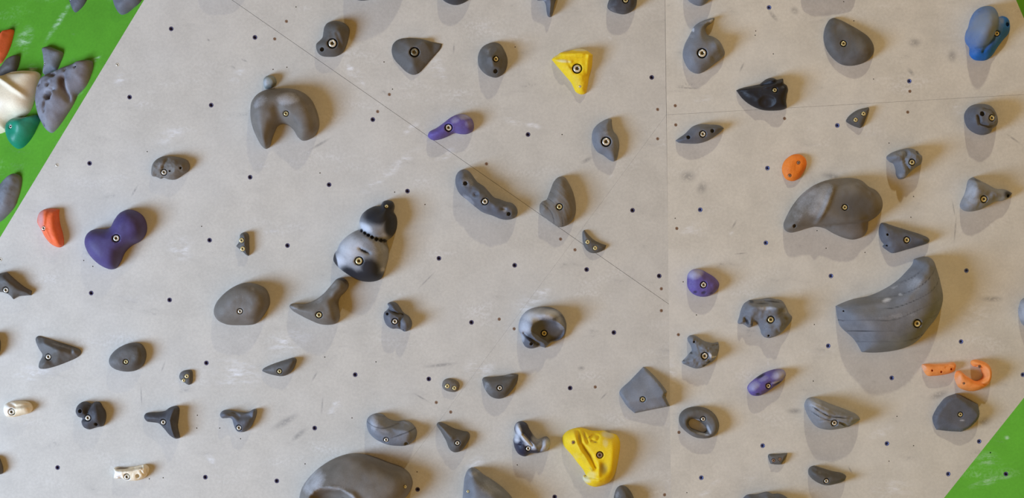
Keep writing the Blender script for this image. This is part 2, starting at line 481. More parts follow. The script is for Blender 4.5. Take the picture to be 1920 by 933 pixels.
    for b, r, kind in bores:
        b = np.array(b); dist = np.linalg.norm(V - b, axis=1)
        ring = z[np.abs(dist - r) < 0.02]
        zb = float(np.median(ring)) if len(ring) else float(height(np.array([b]))[0])
        if kind == 'bolt':
            fl = max(0.6, min(zb, float(ring.min()) + 2 if len(ring) else zb) - 7.0)
            z[dist < r * 0.96] = fl
            top = max(fl + 3.2, zb - 1.2)
        elif kind == 'screw':
            fl = max(0.4, zb - 1.6); z[dist < r * 0.96] = fl; top = max(fl + 1.5, zb + 0.2)
        else:
            z[dist < r * 0.96] = max(0.35, zb - max(9.0, 2.6 * r)); top = None
        if top is not None: fast.append((b, r, kind, top)); fls.append(fl)
    # -------- mesh
    bm = bmesh.new()
    bv = [bm.verts.new((V[i][0] * S, V[i][1] * S, z[i] * S)) for i in range(len(V))]
    cnt = {}
    for f in F_:
        bm.faces.new([bv[i] for i in f])
        for i in range(3):
            a, b = f[i], f[(i + 1) % 3]; cnt[(a, b)] = 1
    rim = {a: b for (a, b) in cnt if (b, a) not in cnt}
    base = {i: bm.verts.new((V[i][0] * S, V[i][1] * S, 0.0)) for i in rim}
    for a, b in rim.items():
        if b in base: bm.faces.new((bv[b], bv[a], base[a], base[b]))
    if not cut:
        loop = []; a = next(iter(rim)); 
        while a not in loop and a in rim: loop.append(a); a = rim[a]
        if len(loop) == len(rim): bm.faces.new([base[i] for i in loop][::-1])
    nv = len(V)
    me = bm_mesh(bm, name, True)
    def blobs(items):
        v_ = np.zeros(nv)
        for it in items:
            x, y, rx, ry, ang, st = it
            b = np.array(Tl((x, y))); r = V - b; a = math.radians(ang)
            e = ((r[:, 0] * math.cos(a) + r[:, 1] * math.sin(a)) / R(rx)) ** 2 + ((-r[:, 0] * math.sin(a) + r[:, 1] * math.cos(a)) / R(ry)) ** 2
            v_ = np.maximum(v_, st * np.exp(-e ** 1.5)) if st > 0 else v_ * (1 + st * np.exp(-e ** 1.5))
        return np.clip(v_, 0, 1)
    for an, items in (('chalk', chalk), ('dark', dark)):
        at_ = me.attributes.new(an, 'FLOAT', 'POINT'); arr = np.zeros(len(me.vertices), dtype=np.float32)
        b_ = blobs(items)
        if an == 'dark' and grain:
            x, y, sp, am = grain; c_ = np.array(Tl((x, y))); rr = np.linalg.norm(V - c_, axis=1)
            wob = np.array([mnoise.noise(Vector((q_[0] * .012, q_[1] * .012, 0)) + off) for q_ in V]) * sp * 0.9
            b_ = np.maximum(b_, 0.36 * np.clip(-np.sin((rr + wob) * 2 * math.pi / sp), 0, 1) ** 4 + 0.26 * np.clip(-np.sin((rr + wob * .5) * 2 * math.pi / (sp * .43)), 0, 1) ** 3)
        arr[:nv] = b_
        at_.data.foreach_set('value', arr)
    o = bpy.data.objects.new(name, None); C.objects.link(o); o.empty_display_size = 0.02
    o.matrix_world = pl.M @ Matrix.Translation(Vector((ou * S, ov * S, -0.0004)))
    me.name = 'grip_body'; link('grip_body', me, M[mat], None, o)
    o['label'] = label; o['category'] = cat; o['group'] = group
    for i, (b, r, kind, top) in enumerate(fast):
        if kind == 'bolt':
            mt = bmat or (M_STEEL if cx < 500 or 1240 < cx < 1420 else M_BRASS)
            me2 = fastener_mesh('bolt', r * 0.71, mt); nm = 'bolt'
        else:
            mt = bmat or M_BRASS; me2 = fastener_mesh('screw', r * 0.8, mt); nm = 'screw'
        c = bpy.data.objects.new(nm, me2); C.objects.link(c); c.parent = o
        c.location = (b[0] * S, b[1] * S, top * S); c.rotation_euler = (0, 0, rng.uniform(0, 3))
        if kind == 'bolt':
            ws = bpy.data.objects.new('washer', washer_mesh(r)); C.objects.link(ws); ws.parent = c
            ws.location = (0, 0, -(top - fls[i]) * S)
    HOLDS.append(o)
    return o

# ------------------------------------------------------------------ the wall: panels, seams, nuts, screws
CHALK_HALO_L = [(825,130,14,40,20),(808,122,10,34,18),(655,130,10,26,20),(664,138,8,30,22),(676,146,7,28,22),(745,310,70,14,38),(700,345,40,12,38),
  (449,137,18,12,0),(440,150,14,10,0),(960,225,26,12,-20),(1000,235,22,9,-15),(912,41,10,12,0),(1144,72,8,5,-50),(627,771,22,14,30),(632,755,14,9,20),
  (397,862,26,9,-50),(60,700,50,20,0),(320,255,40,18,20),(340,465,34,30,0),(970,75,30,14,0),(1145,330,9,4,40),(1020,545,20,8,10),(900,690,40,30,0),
  (540,640,60,30,20),(770,240,30,10,40),(835,290,34,12,40),(445,700,60,40,0),(225,150,18,14,40),(890,330,10,8,0),(988,572,44,26,30),(1010,552,30,16,0),(690,850,60,20,30),(890,868,26,18,20)]  # closing spots paint pale light halos beside holds; the rest is chalk
SCUFF_L = [(851,90,2.5,14,-4),(252,358,3,16,-30),(826,684,44,5,6),(306,687,2.5,14,-20),(265,742,2,26,3),(590,705,3,14,-30),(604,760,2.5,22,-5),
  (458,113,9,3,-25),(437,126,7,3,-30),(391,75,5,3,-40),(790,745,22,2.5,-30),(800,525,30,2,45),(330,325,40,8,20),(180,480,30,6,-20),(535,790,40,10,30),
  (600,270,30,4,30),(720,880,30,4,20),(1100,300,16,6,30),(1090,690,10,6,0),(1132,742,2.5,12,-45),(560,815,26,7,40)]
CHALK_R = [(1318,186,24,10,10),(1300,430,40,18,0),(1675,915,60,26,10),(1650,810,36,16,20),(1400,900,20,10,20),(1320,925,20,8,20),(1795,205,16,18,0),
  (1790,355,14,16,0),(1560,75,16,12,0),(1371,437,7,5,40),(1500,545,10,14,-20),(1340,905,18,6,30),(1900,22,14,3,40),(1260,700,14,40,0),(1440,680,3,18,4),(1830,590,40,30,0)]
SCUFF_R = [(1791,430,2.5,34,-5),(1788,390,2,20,10),(1377,420,3,14,-30),(1391,126,3,14,-25),(1291,165,30,2.5,-3),(1318,60,24,14,20),(1450,30,18,6,-50),
  (1490,20,12,10,-40),(1388,475,16,2,5),(1316,352,14,18,-30),(1715,80,18,12,0),(1708,135,14,6,-50),(1785,105,12,18,0),(1594,880,2.5,10,30),(1560,330,30,10,-10),
  (1845,790,22,14,20),(1760,740,26,10,20),(1290,330,22,14,0),(1900,260,22,3,-35),(1860,560,30,8,0),(1490,770,20,8,0),(1700,600,14,6,0)]
CHALK_GL = [(45,75,26,36,-20),(60,130,18,14,0),(180,110,16,8,20),(110,40,60,10,60),(150,170,30,10,50)]
CHALK_GB = [(1850,860,34,18,0),(1888,820,10,6,-50),(1860,900,60,10,20)]
M_WL = wall_mat('painted_plywood_beige', (196, 191, 180), PL, CHALK_HALO_L, SCUFF_L)
M_WR = wall_mat('painted_plywood_beige_facet', (206, 201, 189), PR, CHALK_R, SCUFF_R, 1.2)
M_GL = wall_mat('painted_plywood_green', (86, 152, 36), PGL, CHALK_GL, (), 1.3, (190, 215, 180))
M_GB = wall_mat('painted_plywood_green_lit', (97, 170, 44), PGB, CHALK_GB, (), 1.0, (190, 215, 180))  # same green paint, lightened to stand in for stronger light
M_GT = wall_mat('painted_plywood_green_corner', (86, 152, 36), PGT, (), (), 1.0, (190, 215, 180))

def panel_poly(pl, px, gaps):
    """Polygon of wall-pixel points on a plane, each edge drawn in by its own gap (half a seam)."""
    P = [np.array(pl.loc(*p)) for p in px]; n = len(P)
    A = sum(P[i][0] * P[(i + 1) % n][1] - P[(i + 1) % n][0] * P[i][1] for i in range(n))
    if A < 0: P = P[::-1]; gaps = list(gaps[::-1][1:]) + [gaps[::-1][0]]
    L = []
    for i in range(n):
        a, b = P[i], P[(i + 1) % n]; d = (b - a) / np.linalg.norm(b - a); nn = np.array([-d[1], d[0]])
        L.append((a + nn * gaps[i], d))
    out = []
    for i in range(n):
        (a, d), (b, e) = L[i - 1], L[i]
        t = ((b[0] - a[0]) * e[1] - (b[1] - a[1]) * e[0]) / (d[0] * e[1] - d[1] * e[0])
        out.append(a + d * t)
    return np.array(out)

def make_panel(name, pl, poly, mat, parent, bores, th=15.0):
    """A plywood panel with real drilled holes (x, y, r, depth) in wall-pixels."""
    bm = bmesh.new()
    top = [bm.verts.new((p[0] * S, p[1] * S, 0)) for p in poly]; bot = [bm.verts.new((p[0] * S, p[1] * S, -th * S)) for p in poly]
    n = len(poly); bm.faces.new(top); bm.faces.new(bot[::-1])
    for i in range(n): bm.faces.new((top[i], bot[i], bot[(i + 1) % n], top[(i + 1) % n]))
    me = bm_mesh(bm, name); o = link(name, me, mat, None, parent)
    if bores:
        bm = bmesh.new()
        for (x, y, r, dep) in bores:
            k = 16 if r > 2 else 8
            a = [bm.verts.new(((x + r * math.cos(2 * math.pi * i / k)) * S, (y + r * math.sin(2 * math.pi * i / k)) * S, 0.003)) for i in range(k)]
            b = [bm.verts.new((v.co.x, v.co.y, -dep * S)) for v in a]
            bm.faces.new(a); bm.faces.new(b[::-1])
            for i in range(k): bm.faces.new((a[i], b[i], b[(i + 1) % k], a[(i + 1) % k]))
        cm = bm_mesh(bm, 'drill'); co = bpy.data.objects.new('drill', cm); C.objects.link(co)
        co.parent = parent
        md = o.modifiers.new('b', 'BOOLEAN'); md.object = co; md.operation = 'DIFFERENCE'; md.solver = 'EXACT'
        bpy.context.view_layer.update()
        dg = bpy.context.evaluated_depsgraph_get()
        nm = bpy.data.meshes.new_from_object(o.evaluated_get(dg)); nm.name = name
        o.modifiers.clear(); o.data = nm
        bpy.data.objects.remove(co); bpy.data.meshes.remove(cm)
    return o

def wall_root(name, pl):
    o = bpy.data.objects.new(name, None); C.objects.link(o); o.matrix_world = pl.M; o['kind'] = 'structure'
    o.empty_display_size = 0.1
    return o

def apart(lst, taken, gap):
    out = []
    for q in lst:
        if all((q[0] - a[0]) ** 2 + (q[1] - a[1]) ** 2 > gap * gap for a in taken + out): out.append(q)
    return out
NUTS = [(321,54),(243,182),(396,197),(168,306),(478,70),(699,224),(990,252),(1222,145),(1442,14),(1439,315),(1570,235),(1705,152),(393,450),(171,549),(318,562),
  (469,332),(617,346),(764,358),(539,460),(823,484),(965,497),(1100,505),(884,604),(1186,394),(1313,393),(1236,517),(1436,455),(1558,517),(1812,507),(387,680),(108,876),
  (385,894),(666,702),(590,802),(519,901),(804,710),(1069,727),(783,917),(1040,931),(1151,623),(1315,895),(1553,648),(1430,835),(1672,708),(1802,640),(1663,831),(1918,702),
  (1836,827),(1778,888)]
SCREWS = [(220,121),(107,309),(1,486),(537,40),(515,73),(730,177),(708,209),(912,307),(1233,205),(1266,198),(1267,234),(1233,260),(1471,222),(1706,171),(1702,210),(1051,448),(1078,468),
  (936,598),(964,616),(1269,428),(1240,541),(1240,582),(1116,725),(818,754),(845,772),(1246,927),(1272,627),(1273,810)]
NAILS = [(555,13),(512,130),(538,126),(720,116),(736,167),(747,217),(966,88),(1054,252),(1417,58),(1416,66),(1450,101),(1601,39),(1638,148),(1582,3),(1667,268),(157,488),(174,499),(378,424),
  (600,324),(797,383),(1266,409),(1281,528),(1532,432),(1549,465),(1622,473),(1708,407),(1713,368),(370,778),(369,802),(280,897),(306,895),(609,669),(705,678),(660,783),(451,822),(412,802),
  (1713,835),(970,871),(1525,714),(782,884),(572,869),(1306,590),(1527,608),(740,360),(1000,610),(1288,923),(1682,780),(1667,864),(276,284)]
SCREWS = apart(SCREWS, NUTS, 11); NAILS = apart(NAILS, NUTS + SCREWS, 8)
def nut_mesh(name, r=5.0):
    bm = bmesh.new(); prev = None
    for (rr, z) in [(r, -9.0), (r, -1.0), (r * 0.92, -0.35), (r * 0.62, -0.5), (r * 0.54, -1.3), (r * 0.52, -6.0)]:
        row = [bm.verts.new((rr * S * math.cos(a * math.pi / 12), rr * S * math.sin(a * math.pi / 12), z * S)) for a in range(24)]
        if prev:
            for k in range(24): bm.faces.new((prev[k], prev[(k + 1) % 24], row[(k + 1) % 24], row[k]))
        prev = row
    bm.faces.new(prev)
    return bm_mesh(bm, name, True)
me_nut = nut_mesh('insert_nut', 4.3); me_nut.materials.append(M_NUT)
me_nutb = me_nut.copy(); me_nutb.materials.clear(); me_nutb.materials.append(M_NUTB)
me_ws = lathe_hex('panel_screw', scaled(SCREW_R, 2.85), 5); me_ws.materials.append(M_RUST); me_ws.materials.append(M_SOCK)
me_wz = lathe_hex('panel_screw', scaled(SCREW_R, 3.4), 5); me_wz.materials.append(M_STEEL); me_wz.materials.append(M_SOCK)

def in_poly(p, poly): return bool(inside(np.array([p]), [poly])[0])
def side(pl): return pl
def build_wall(root, pl, panels, mat, accept):
    for px, gaps in panels:
        poly = panel_poly(pl, px, gaps); bores = []; kids = []
        for lst, r, dep, kind in ((NUTS, 4.4, 9.5, 'nut'), (NAILS, 1.15, 5.0, None), (SCREWS, 3.0, 2.2, 'scr')):
            for q in lst:
                if not accept(q): continue
                a = pl.loc(*q)
                if in_poly(a, poly):
                    rr = r * 1.17 if kind == 'scr' and q[0] < 250 else r
                    bores.append((a[0], a[1], rr, dep)); kids.append((a, kind, q))
        o = make_panel('wall_panel', pl, poly, mat, root, bores)
        for a, kind, q in kids:
            if kind is None: continue
            me = (me_nutb if q[0] > 1290 else me_nut) if kind == 'nut' else (me_wz if q[0] < 250 else me_ws)
            c = bpy.data.objects.new('insert_nut' if kind == 'nut' else 'panel_screw', me); C.objects.link(c); c.parent = o
            c.location = (a[0] * S, a[1] * S, 0 if kind == 'nut' else -0.0002)
crease = lambda y: 1247 + 0.0118 * y
wl = wall_root('wall_center', PL)
q1, q2 = (319, -80.7), (1077.8, 446.8)
build_wall(wl, PL, [
  ([q1, (513, -400), (1242, -400), (1249.5, 215), q2], [.0, 0, .22, .08, .27]),
  ([(1249.5, 215), (1254.5, 570), q2], [.24, .27, .08]),
  ([q1, q2, (407, 1350), (-549, 1350)], [.27, .07, 0, 0]),
  ([q2, (1254.5, 570), (1263, 1350), (407, 1350)], [.27, .24, 0, .07])], M_WL, lambda q: q[0] < crease(q[1]))
wr = wall_root('wall_right', PR)
build_wall(wr, PR, [
  ([(1242, -400), (1733.6, -400), (1979.5, 173.6), (1249.5, 215)], [.22, 0, 0, .3]),
  ([(1249.5, 215), (1979.5, 173.6), (2118, 497), (1437, 1350), (1263, 1350)], [.3, 0, 0, 0, .24])], M_WR, lambda q: q[0] > crease(q[1]))
def green(name, pl, a, b, d, mat, wid, nuts=(), nails=()):
    P = [a, b, b + d * wid, a + d * wid]
    poly = np.array([((p - pl.o).dot(pl.u) / S, (p - pl.o).dot(pl.v) / S) for p in P])
    if area2(poly) < 0: poly = poly[::-1]
    root = wall_root(name, pl)
    ll = [pl.loc(*q) for q in nuts]
    o = make_panel('wall_panel', pl, poly, mat, root, [(q[0], q[1], 4.4, 9.5) for q in ll] + [(*pl.loc(*q), 1.5, 5.0) for q in nails])
    for q in ll:
        c = bpy.data.objects.new('insert_nut', me_nut); C.objects.link(c); c.parent = o; c.location = (q[0] * S, q[1] * S, 0)
green('wall_left', PGL, gl_a, gl_b, gl_d, M_GL, 1.2)
green('wall_bottom', PGB, gb_a, gb_b, gb_d, M_GB, 1.2, [(1886, 888)], [(1857, 848)])
green('wall_top', PGT, gt_a, gt_b, gt_d, M_GT, 0.8)
# battens behind the seams, so the gaps open on dark wood and not on the hall behind
t_ = NT('raw_batten_wood'); t_.b.inputs['Base Color'].default_value = lin((92, 74, 56)); t_.b.inputs['Roughness'].default_value = 0.9
for nm, pl, root, px in (('backing_board', PL, wl, [q1, (513, -400), (1242, -400), (1263, 1350), (-549, 1350)]),
                         ('backing_board', PR, wr, [(1242, -400), (1733.6, -400), (2118, 497), (1437, 1350), (1263, 1350)])):
    poly = panel_poly(pl, px, [3] * 5)
    bm = bmesh.new(); top = [bm.verts.new((p[0] * S, p[1] * S, -15.2 * S)) for p in poly]; bot = [bm.verts.new((p[0] * S, p[1] * S, -22 * S)) for p in poly]
    n = len(poly); bm.faces.new(top); bm.faces.new(bot[::-1])
    for i in range(n): bm.faces.new((top[i], bot[i], bot[(i + 1) % n], top[(i + 1) % n]))
    link(nm, bm_mesh(bm, nm), t_.m, None, root)

# ------------------------------------------------------------------ the holds, one by one
GP, GG, GS = 'climbing holds on the beige wall', 'climbing holds on the green panel', 'small screw-on holds'
# --- on the green panel
hold('A1', [(380,-10),(388,20),(412,68),(440,50),(465,20),(478,-10),(468,-60),(420,-80),(385,-50)], 'dbgrey', 14, 'slate grey hold at the top of the green panel, narrowing to a downward point', plane='G', group=GG, bolt=(402,2,14), dark=[(400,-10,40,60,0,.2)])
hold('A1', [(628,-5),(634,30),(645,58),(662,80),(690,75),(730,45),(775,2),(780,-45),(730,-90),(660,-80)], 'dbgrey', 24, 'wide slate grey hold at the top of the green panel beside the beige border', plane='G', group=GG, chalk=[(710,15,40,12,-30,.3)])
hold('A1', [(-70,210),(-40,190),(10,182),(45,168),(76,165),(70,210),(52,270),(30,315),(8,345),(-40,350),(-80,290)], 'red', 20, 'orange hold at the edge of the green panel above the cream volume', plane='G', group=GG, chalk=[(10,230,22,40,20,.5)], feats=[('ridge',[(50,190),(20,290)],18,6)], dark=[(55,200,20,40,10,.35)])
hold('A1', [(-90,470),(-40,430),(8,385),(50,328),(85,308),(108,308),(108,335),(90,388),(50,408),(0,438),(-50,458)], 'dgrey', 18, 'dark grey fin shaped hold poking up from behind the cream volume', plane='G', group=GG)
hold('A1', [(-110,520),(-60,470),(0,450),(50,418),(90,398,1),(150,392),(210,395,1),(222,410),(212,460),(190,545),(165,610),(128,640),(95,648),(62,672),(42,715,1),(0,730),(-60,725),(-120,640)], 'cream', 40, 'large cream volume with a raised fold, overlapping the green panel edge', plane='G', group=GG,
     feats=[('ridge',[(-40,470),(50,452),(110,492),(180,545)],16,9),('ridge',[(90,420),(200,412)],9,-5),('bump',30,560,120,90,0,8)], chalk=[(20,600,90,90,0,.4)], dark=[(140,430,60,14,0,.12)])
hold('A1', [(50,712),(62,680),(88,658),(112,648),(150,646),(215,634),(223,650),(205,695),(180,745),(150,785),(122,808),(95,812),(70,790),(55,755)], 'teal', 30, 'glossy teal green hold below the cream volume', plane='G', group=GG, bolt=(108,715,15), feats=[('bump',150,700,60,40,-30,6),('ridge',[(120,650),(215,640)],14,-6)], rough=.2)
hold('A1', [(240,272),(252,262),(275,258),(310,270),(345,288),(345,305),(330,345),(312,382),(296,388),(270,400),(246,410),(250,360),(246,315)], 'bgrey', 18, 'small triangular blue grey hold on the green panel, above the pitted boulder hold', plane='G', group=GG, bolt=(268,360,9))
hold('A1', [(203,555),(212,500),(225,462),(240,432),(285,405),(330,388),(385,362),(430,345),(480,332),(505,335),(510,360),(500,405),(472,470),(445,500),(425,520),(410,555),(390,592),(362,635),(335,675),(305,712),(285,726),(262,716),(240,682),(225,650),(210,600)], 'stone', 34,
     'large pitted grey boulder hold on the green panel', plane='G', group=GG, holes=[(455,390,9),(270,695,9)], p=1.8,
     feats=[('pit',320,550,32,28,0,16),('bump',345,550,40,36,0,7),('bump',320,495,30,30,0,3),('pit',318,488,16,20,10,7),('pit',258,482,11,16,0,6),('pit',330,432,34,16,-15,7),('pit',300,425,14,12,0,5),('ridge',[(385,450),(385,500),(400,560)],18,-12),('pit',235,590,14,10,-40,5),('pit',245,570,8,6,0,3),('pit',345,520,14,8,-20,5),('pit',400,405,10,14,0,4),('ridge',[(295,580),(290,630)],10,-5),('bump',460,360,30,30,0,4)],
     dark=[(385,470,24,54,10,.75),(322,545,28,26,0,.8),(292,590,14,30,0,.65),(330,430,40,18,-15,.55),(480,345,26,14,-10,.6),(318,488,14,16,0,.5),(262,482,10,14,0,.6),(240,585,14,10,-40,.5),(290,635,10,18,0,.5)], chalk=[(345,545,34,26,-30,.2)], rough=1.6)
hold('A2', [(-60,220),(-10,175),(35,112),(62,90),(90,76),(115,90),(120,115),(112,170),(98,215),(85,250),(45,300),(5,335),(-40,350),(-80,300)], 'bgrey', 24, 'grey slab hold low on the green panel, next to the beige border', plane='G', group=GG, feats=[('step',120,60,60,300,20,.6)], rough=1.0)
# --- row along the top of the beige wall
hold('B1', [(805,-240),(860,-262),(960,-270),(1060,-255),(1120,-200),(1130,-130),(1090,-70),(1010,-25),(930,-4),(870,3),(835,-5),(805,-60),(792,-150)], 'char', 66, 'big charcoal hold mostly cut off by the top edge, throwing a broad shadow', group=GP)
hold('B1', [(-10,-150),(60,-190),(180,-200),(260,-160),(270,-100),(220,-50),(150,-34),(60,-38),(0,-80)], 'char', 36, 'charcoal hold just above the top edge near the green border', group=GP)
hold('C1', [(300,-60),(330,-105),(400,-120),(465,-95),(485,-45),(465,-5),(440,14),(395,28),(350,18),(318,-5)], 'char', 34, 'rounded charcoal hold cut by the top edge, above the pointed grey wedge', group=GP)
hold('C1', [(815,-60),(850,-110),(910,-125),(955,-95),(960,-45),(940,0),(930,35),(922,75),(910,94),(897,90),(889,65),(884,25),(872,5),(840,2),(815,-20)], 'dbgrey', 34, 'grey hold with a finger like prong hanging down at the top edge', group=GP, chalk=[(865,0,25,20,0,.5)])
hold('D1', [(405,40),(412,5),(440,-45),(490,-70),(540,-55),(565,-10),(562,30),(540,60),(500,78),(455,72),(420,58)], 'char', 34, 'round charcoal hold with a yellow bolt at the top edge', group=GP, bolt=(500,10,19), chalk=[(440,60,34,16,-20,.25)])
hold('E1', [(95,-60),(130,-90),(190,-95),(240,-70),(255,-35),(235,-5),(205,25),(180,33),(150,25),(115,0)], 'bgrey', 38, 'grey hold at the top edge, directly above the hooked grey hold', group=GP)
hold('E1', [(735,-45),(760,-100),(850,-125),(960,-120),(1030,-85),(1035,-40),(990,-28),(900,-18),(800,-15)], 'char', 30, 'charcoal hold above the top edge over the half moon hold', group=GP)
# --- upper beige wall
hold('B1', [(620,255),(622,240),(640,222),(655,205),(660,175),(665,150),(680,128),(705,117),(745,116),(780,130),(803,160),(800,200),(788,245),(765,288),(730,308),(690,311),(650,305),(628,285)], 'dgrey', 28, 'dark grey kidney shaped hold with a spare hole, upper wall', group=GP, bolt=(714,243), holes=[(657,275,12)], feats=[('bump',740,190,26,50,10,4),('ridge',[(740,190),(760,250)],14,-3)], dark=[(765,215,24,40,0,.3)], bmat=M_STEEL)
hold('C1', [(42,280),(50,240),(78,216),(130,208),(200,212),(260,228),(317,240,1),(312,262),(270,312),(228,360),(190,400),(160,409),(125,395),(88,360),(55,322)], 'dgrey', 20, 'dark grey wedge hold with one pointed corner, between the kidney and oval holds', group=GP, bolt=(168,288), tri=[(225,222,16),(165,365,17),(150,270,21),(90,300,14)], edge=5, smooth=5, bmat=M_SOCK)
hold('C1', [(513,320),(520,285),(540,255),(570,238),(603,231),(635,242),(658,275),(675,322),(671,370),(650,405),(615,424),(580,418),(548,400),(520,365)], 'dgrey', 40, 'faceted dark grey oval hold, left neighbour of the small yellow hold', group=GP, bolt=(612,330,18), holes=[(610,393,12)], tri=[(575,290,30),(620,275,28),(655,330,26),(560,350,32),(600,370,38),(570,320,38),(640,380,30),(590,320,42)], edge=12, smooth=3, chalk=[(575,285,12,30,-20,.25)])
hold('D1', [(100,325,1),(112,312),(135,298),(150,287),(190,280),(230,268),(280,270),(325,300,1),(322,345),(318,375),(305,420),(297,470),(285,510),(262,516),(232,502),(218,475),(205,450),(170,408),(130,362)], 'yellow', 22, 'small triangular yellow hold near the top', group=GP, bolt=(238,378), screws=[(254,475,7)], feats=[('ridge',[(150,292),(225,300),(320,300)],14,6),('ridge',[(110,335),(200,345)],14,4),('ridge',[(190,345),(225,400)],10,-3),('ridge',[(300,310),(295,400)],14,4)], chalk=[(260,275,50,10,0,.9),(160,338,46,10,-8,.7),(130,310,30,8,20,.4)], rough=1.2, tilt=(.1,.2), bmat=M_STEEL)
hold('C1', [(240,745),(248,720),(285,700),(330,668),(370,638),(410,624),(450,628),(480,650),(492,685),(485,715),(455,732),(420,733),(385,728),(350,745),(305,762),(265,765)], 'purple', 28, 'violet bean shaped hold lying on the diagonal seam', group=GP, bolt=(355,700,23), chalk=[(440,640,40,20,0,.7),(465,680,30,30,0,.4),(390,660,30,20,20,.5)], bmat=M_STEEL)
hold('D1', [(320,755),(325,715),(345,685),(380,660),(410,648),(428,650,1),(430,680),(438,715),(460,745),(470,785),(466,830),(455,870),(440,882),(418,875),(385,850),(350,830),(328,795)], 'bgrey', 26, 'grey teardrop hold below the small triangular yellow hold', group=GP, bolt=(395,777), feats=[('ridge',[(428,655),(438,715),(468,790)],12,-5)], chalk=[(395,725,30,16,0,.3)], bmat=M_STEEL)
hold('E1', [(88,300),(96,250),(118,205),(134,175),(150,145),(180,122),(215,108),(250,98),(262,100),(250,122),(222,143),(212,165),(222,190),(252,200),(285,222),(308,260),(317,295),(300,320),(260,350),(215,385),(172,403),(130,388),(102,350)], 'bgrey', 30, 'grey hooked hold curling up to a thin chalky tip', group=GP, bolt=(185,297), feats=[('bump',270,250,40,40,0,6),('ridge',[(250,320),(290,290)],20,-3)], chalk=[(200,125,50,20,10,.35),(240,118,14,8,40,.9),(142,165,6,16,0,.9),(130,200,20,20,0,.3)], bmat=M_STEEL)
hold('E1', [(380,494,1),(400,484),(470,468),(508,460,1),(545,432),(578,425),(602,436,1),(635,429,1),(638,455,1),(655,468),(662,495),(655,520,1),(652,550),(656,588,1),(640,598),(580,605),(520,600),(460,575),(415,540)], 'black', 28, 'matte black beak shaped hold just above the horizontal seam', group=GP, bolt=(580,497,16), tilt=(.25,0), feats=[('bump',570,445,46,22,10,9),('ridge',[(390,492),(520,482),(620,455)],12,5),('ridge',[(510,470),(600,448)],8,-6),('pit',540,560,46,34,0,6),('bump',640,480,24,40,0,4)])
hold('E1', [(857,210),(860,170),(872,135),(890,108),(912,98),(945,107),(1000,135),(1060,170),(1105,205),(1130,250),(1130,290),(1105,325),(1060,350),(1000,360),(950,350),(905,315),(872,268)], 'dgrey', 22, 'broad smooth dark grey half moon hold above the horizontal seam', group=GP, bolt=(957,243,19), feats=[('bump',1060,280,70,60,0,5),('bump',925,160,40,40,0,-3)], tilt=(.12,-.1))
hold('F1', [(842,215),(848,175),(860,150),(870,110),(895,65),(930,40),(970,33),(1000,42),(1020,70),(1024,92),(1050,88),(1078,103),(1088,150),(1080,185),(1050,220),(1020,260),(990,305),(960,328),(925,332),(890,325),(868,300),(866,262),(850,240)], 'blue', 24, 'bright blue hold with a dusty grey blue lobe, near the top green corner', group=GP, bolt=(1004,188,18), holes=[(1065,138,12)], feats=[('dome',934,158,74,128,-25,64),('ridge',[(1005,110),(985,215),(930,285)],9,-4)], chalk=[(925,150,95,140,-25,1.0),(1030,115,18,25,0,.7),(915,235,60,40,-20,.45)], dark=[(1066,130,18,26,0,.4)])
hold('F1', [(838,640),(846,608),(875,578),(928,567),(975,577),(1000,605),(1017,655),(1010,688),(988,705),(978,726),(938,738),(893,726),(855,695)], 'dbgrey', 42, 'round slate grey swirl hold under the bright blue one', group=GP, bolt=(965,650,20), holes=[(912,628,14)], feats=[('ridge',[(890,640),(900,680),(950,695),(1000,680)],10,-7),('ridge',[(925,600),(960,610),(985,640)],9,-5),('bump',985,685,24,18,20,4),('bump',870,660,30,40,0,3)])
hold('E1', [(48,768,1),(65,755),(100,730),(140,692),(180,678),(240,680),(290,685),(313,700,1),(300,716),(270,740),(220,770),(170,784),(110,784),(65,779)], 'dbgrey', 26, 'slate grey eye shaped hold with two spare holes, under the horizontal seam', group=GP, bolt=(190,735,20), holes=[(113,752,11),(242,718,11)], p=1.7, bmat=M_STEEL)
hold('E1', [(980,662),(985,648),(1000,630),(1040,602),(1103,585,1),(1106,600),(1090,645),(1070,690),(1055,700,1),(1020,688)], 'dgrey', 13, 'small grey shark fin hold with two screws, under the horizontal seam', group=GS, screws=[(1070,623),(1028,656)], name='screw_on_hold', bmat=M_BRASS, tilt=(.3,0))
# --- left side, middle rows
hold('A2', [(828,62),(834,25),(850,2),(878,-16),(905,-22),(950,-20),(1000,-10),(1028,5),(1040,40),(1030,60),(1000,82),(960,106),(920,105),(895,96),(880,102),(855,92),(832,86)], 'grey', 26, 'lumpy grey brown hold alone left of the arch shaped hold', group=GP, bolt=(905,68,19), holes=[(997,45,7),(938,62,5)], feats=[('bump',980,45,50,34,-10,6),('ridge',[(850,70),(880,90)],14,-6),('ridge',[(920,0),(905,40)],14,-4),('bump',850,40,20,26,0,3)], rough=1.6, chalk=[(880,30,30,30,0,.3)])
hold('A2', [(204,340),(206,310),(215,288),(240,270),(285,264),(326,268,1),(324,300),(330,350),(344,400),(350,440),(347,466),(326,477),(285,462),(252,428),(226,382)], 'red', 26, 'orange red half disc hold with a dusty pink face', group=GP, bolt=(249,372,15), p=1.7, tilt=(.35,0), feats=[('ridge',[(262,280),(250,360),(285,440)],14,4)], chalk=[(228,320,26,80,5,.85)], bmat=M_STEEL)
hold('A2', [(465,450),(474,410),(500,384),(530,376),(570,376),(605,366),(628,325),(658,288),(700,270),(745,278),(785,308),(804,355),(800,400),(772,440),(722,468),(685,505),(662,555),(637,590),(605,597),(560,580),(510,540),(478,495)], 'dpurple', 46, 'large deep purple peanut shaped hold', group=GP, bolt=(655,427,23), bmat=M_STEEL)
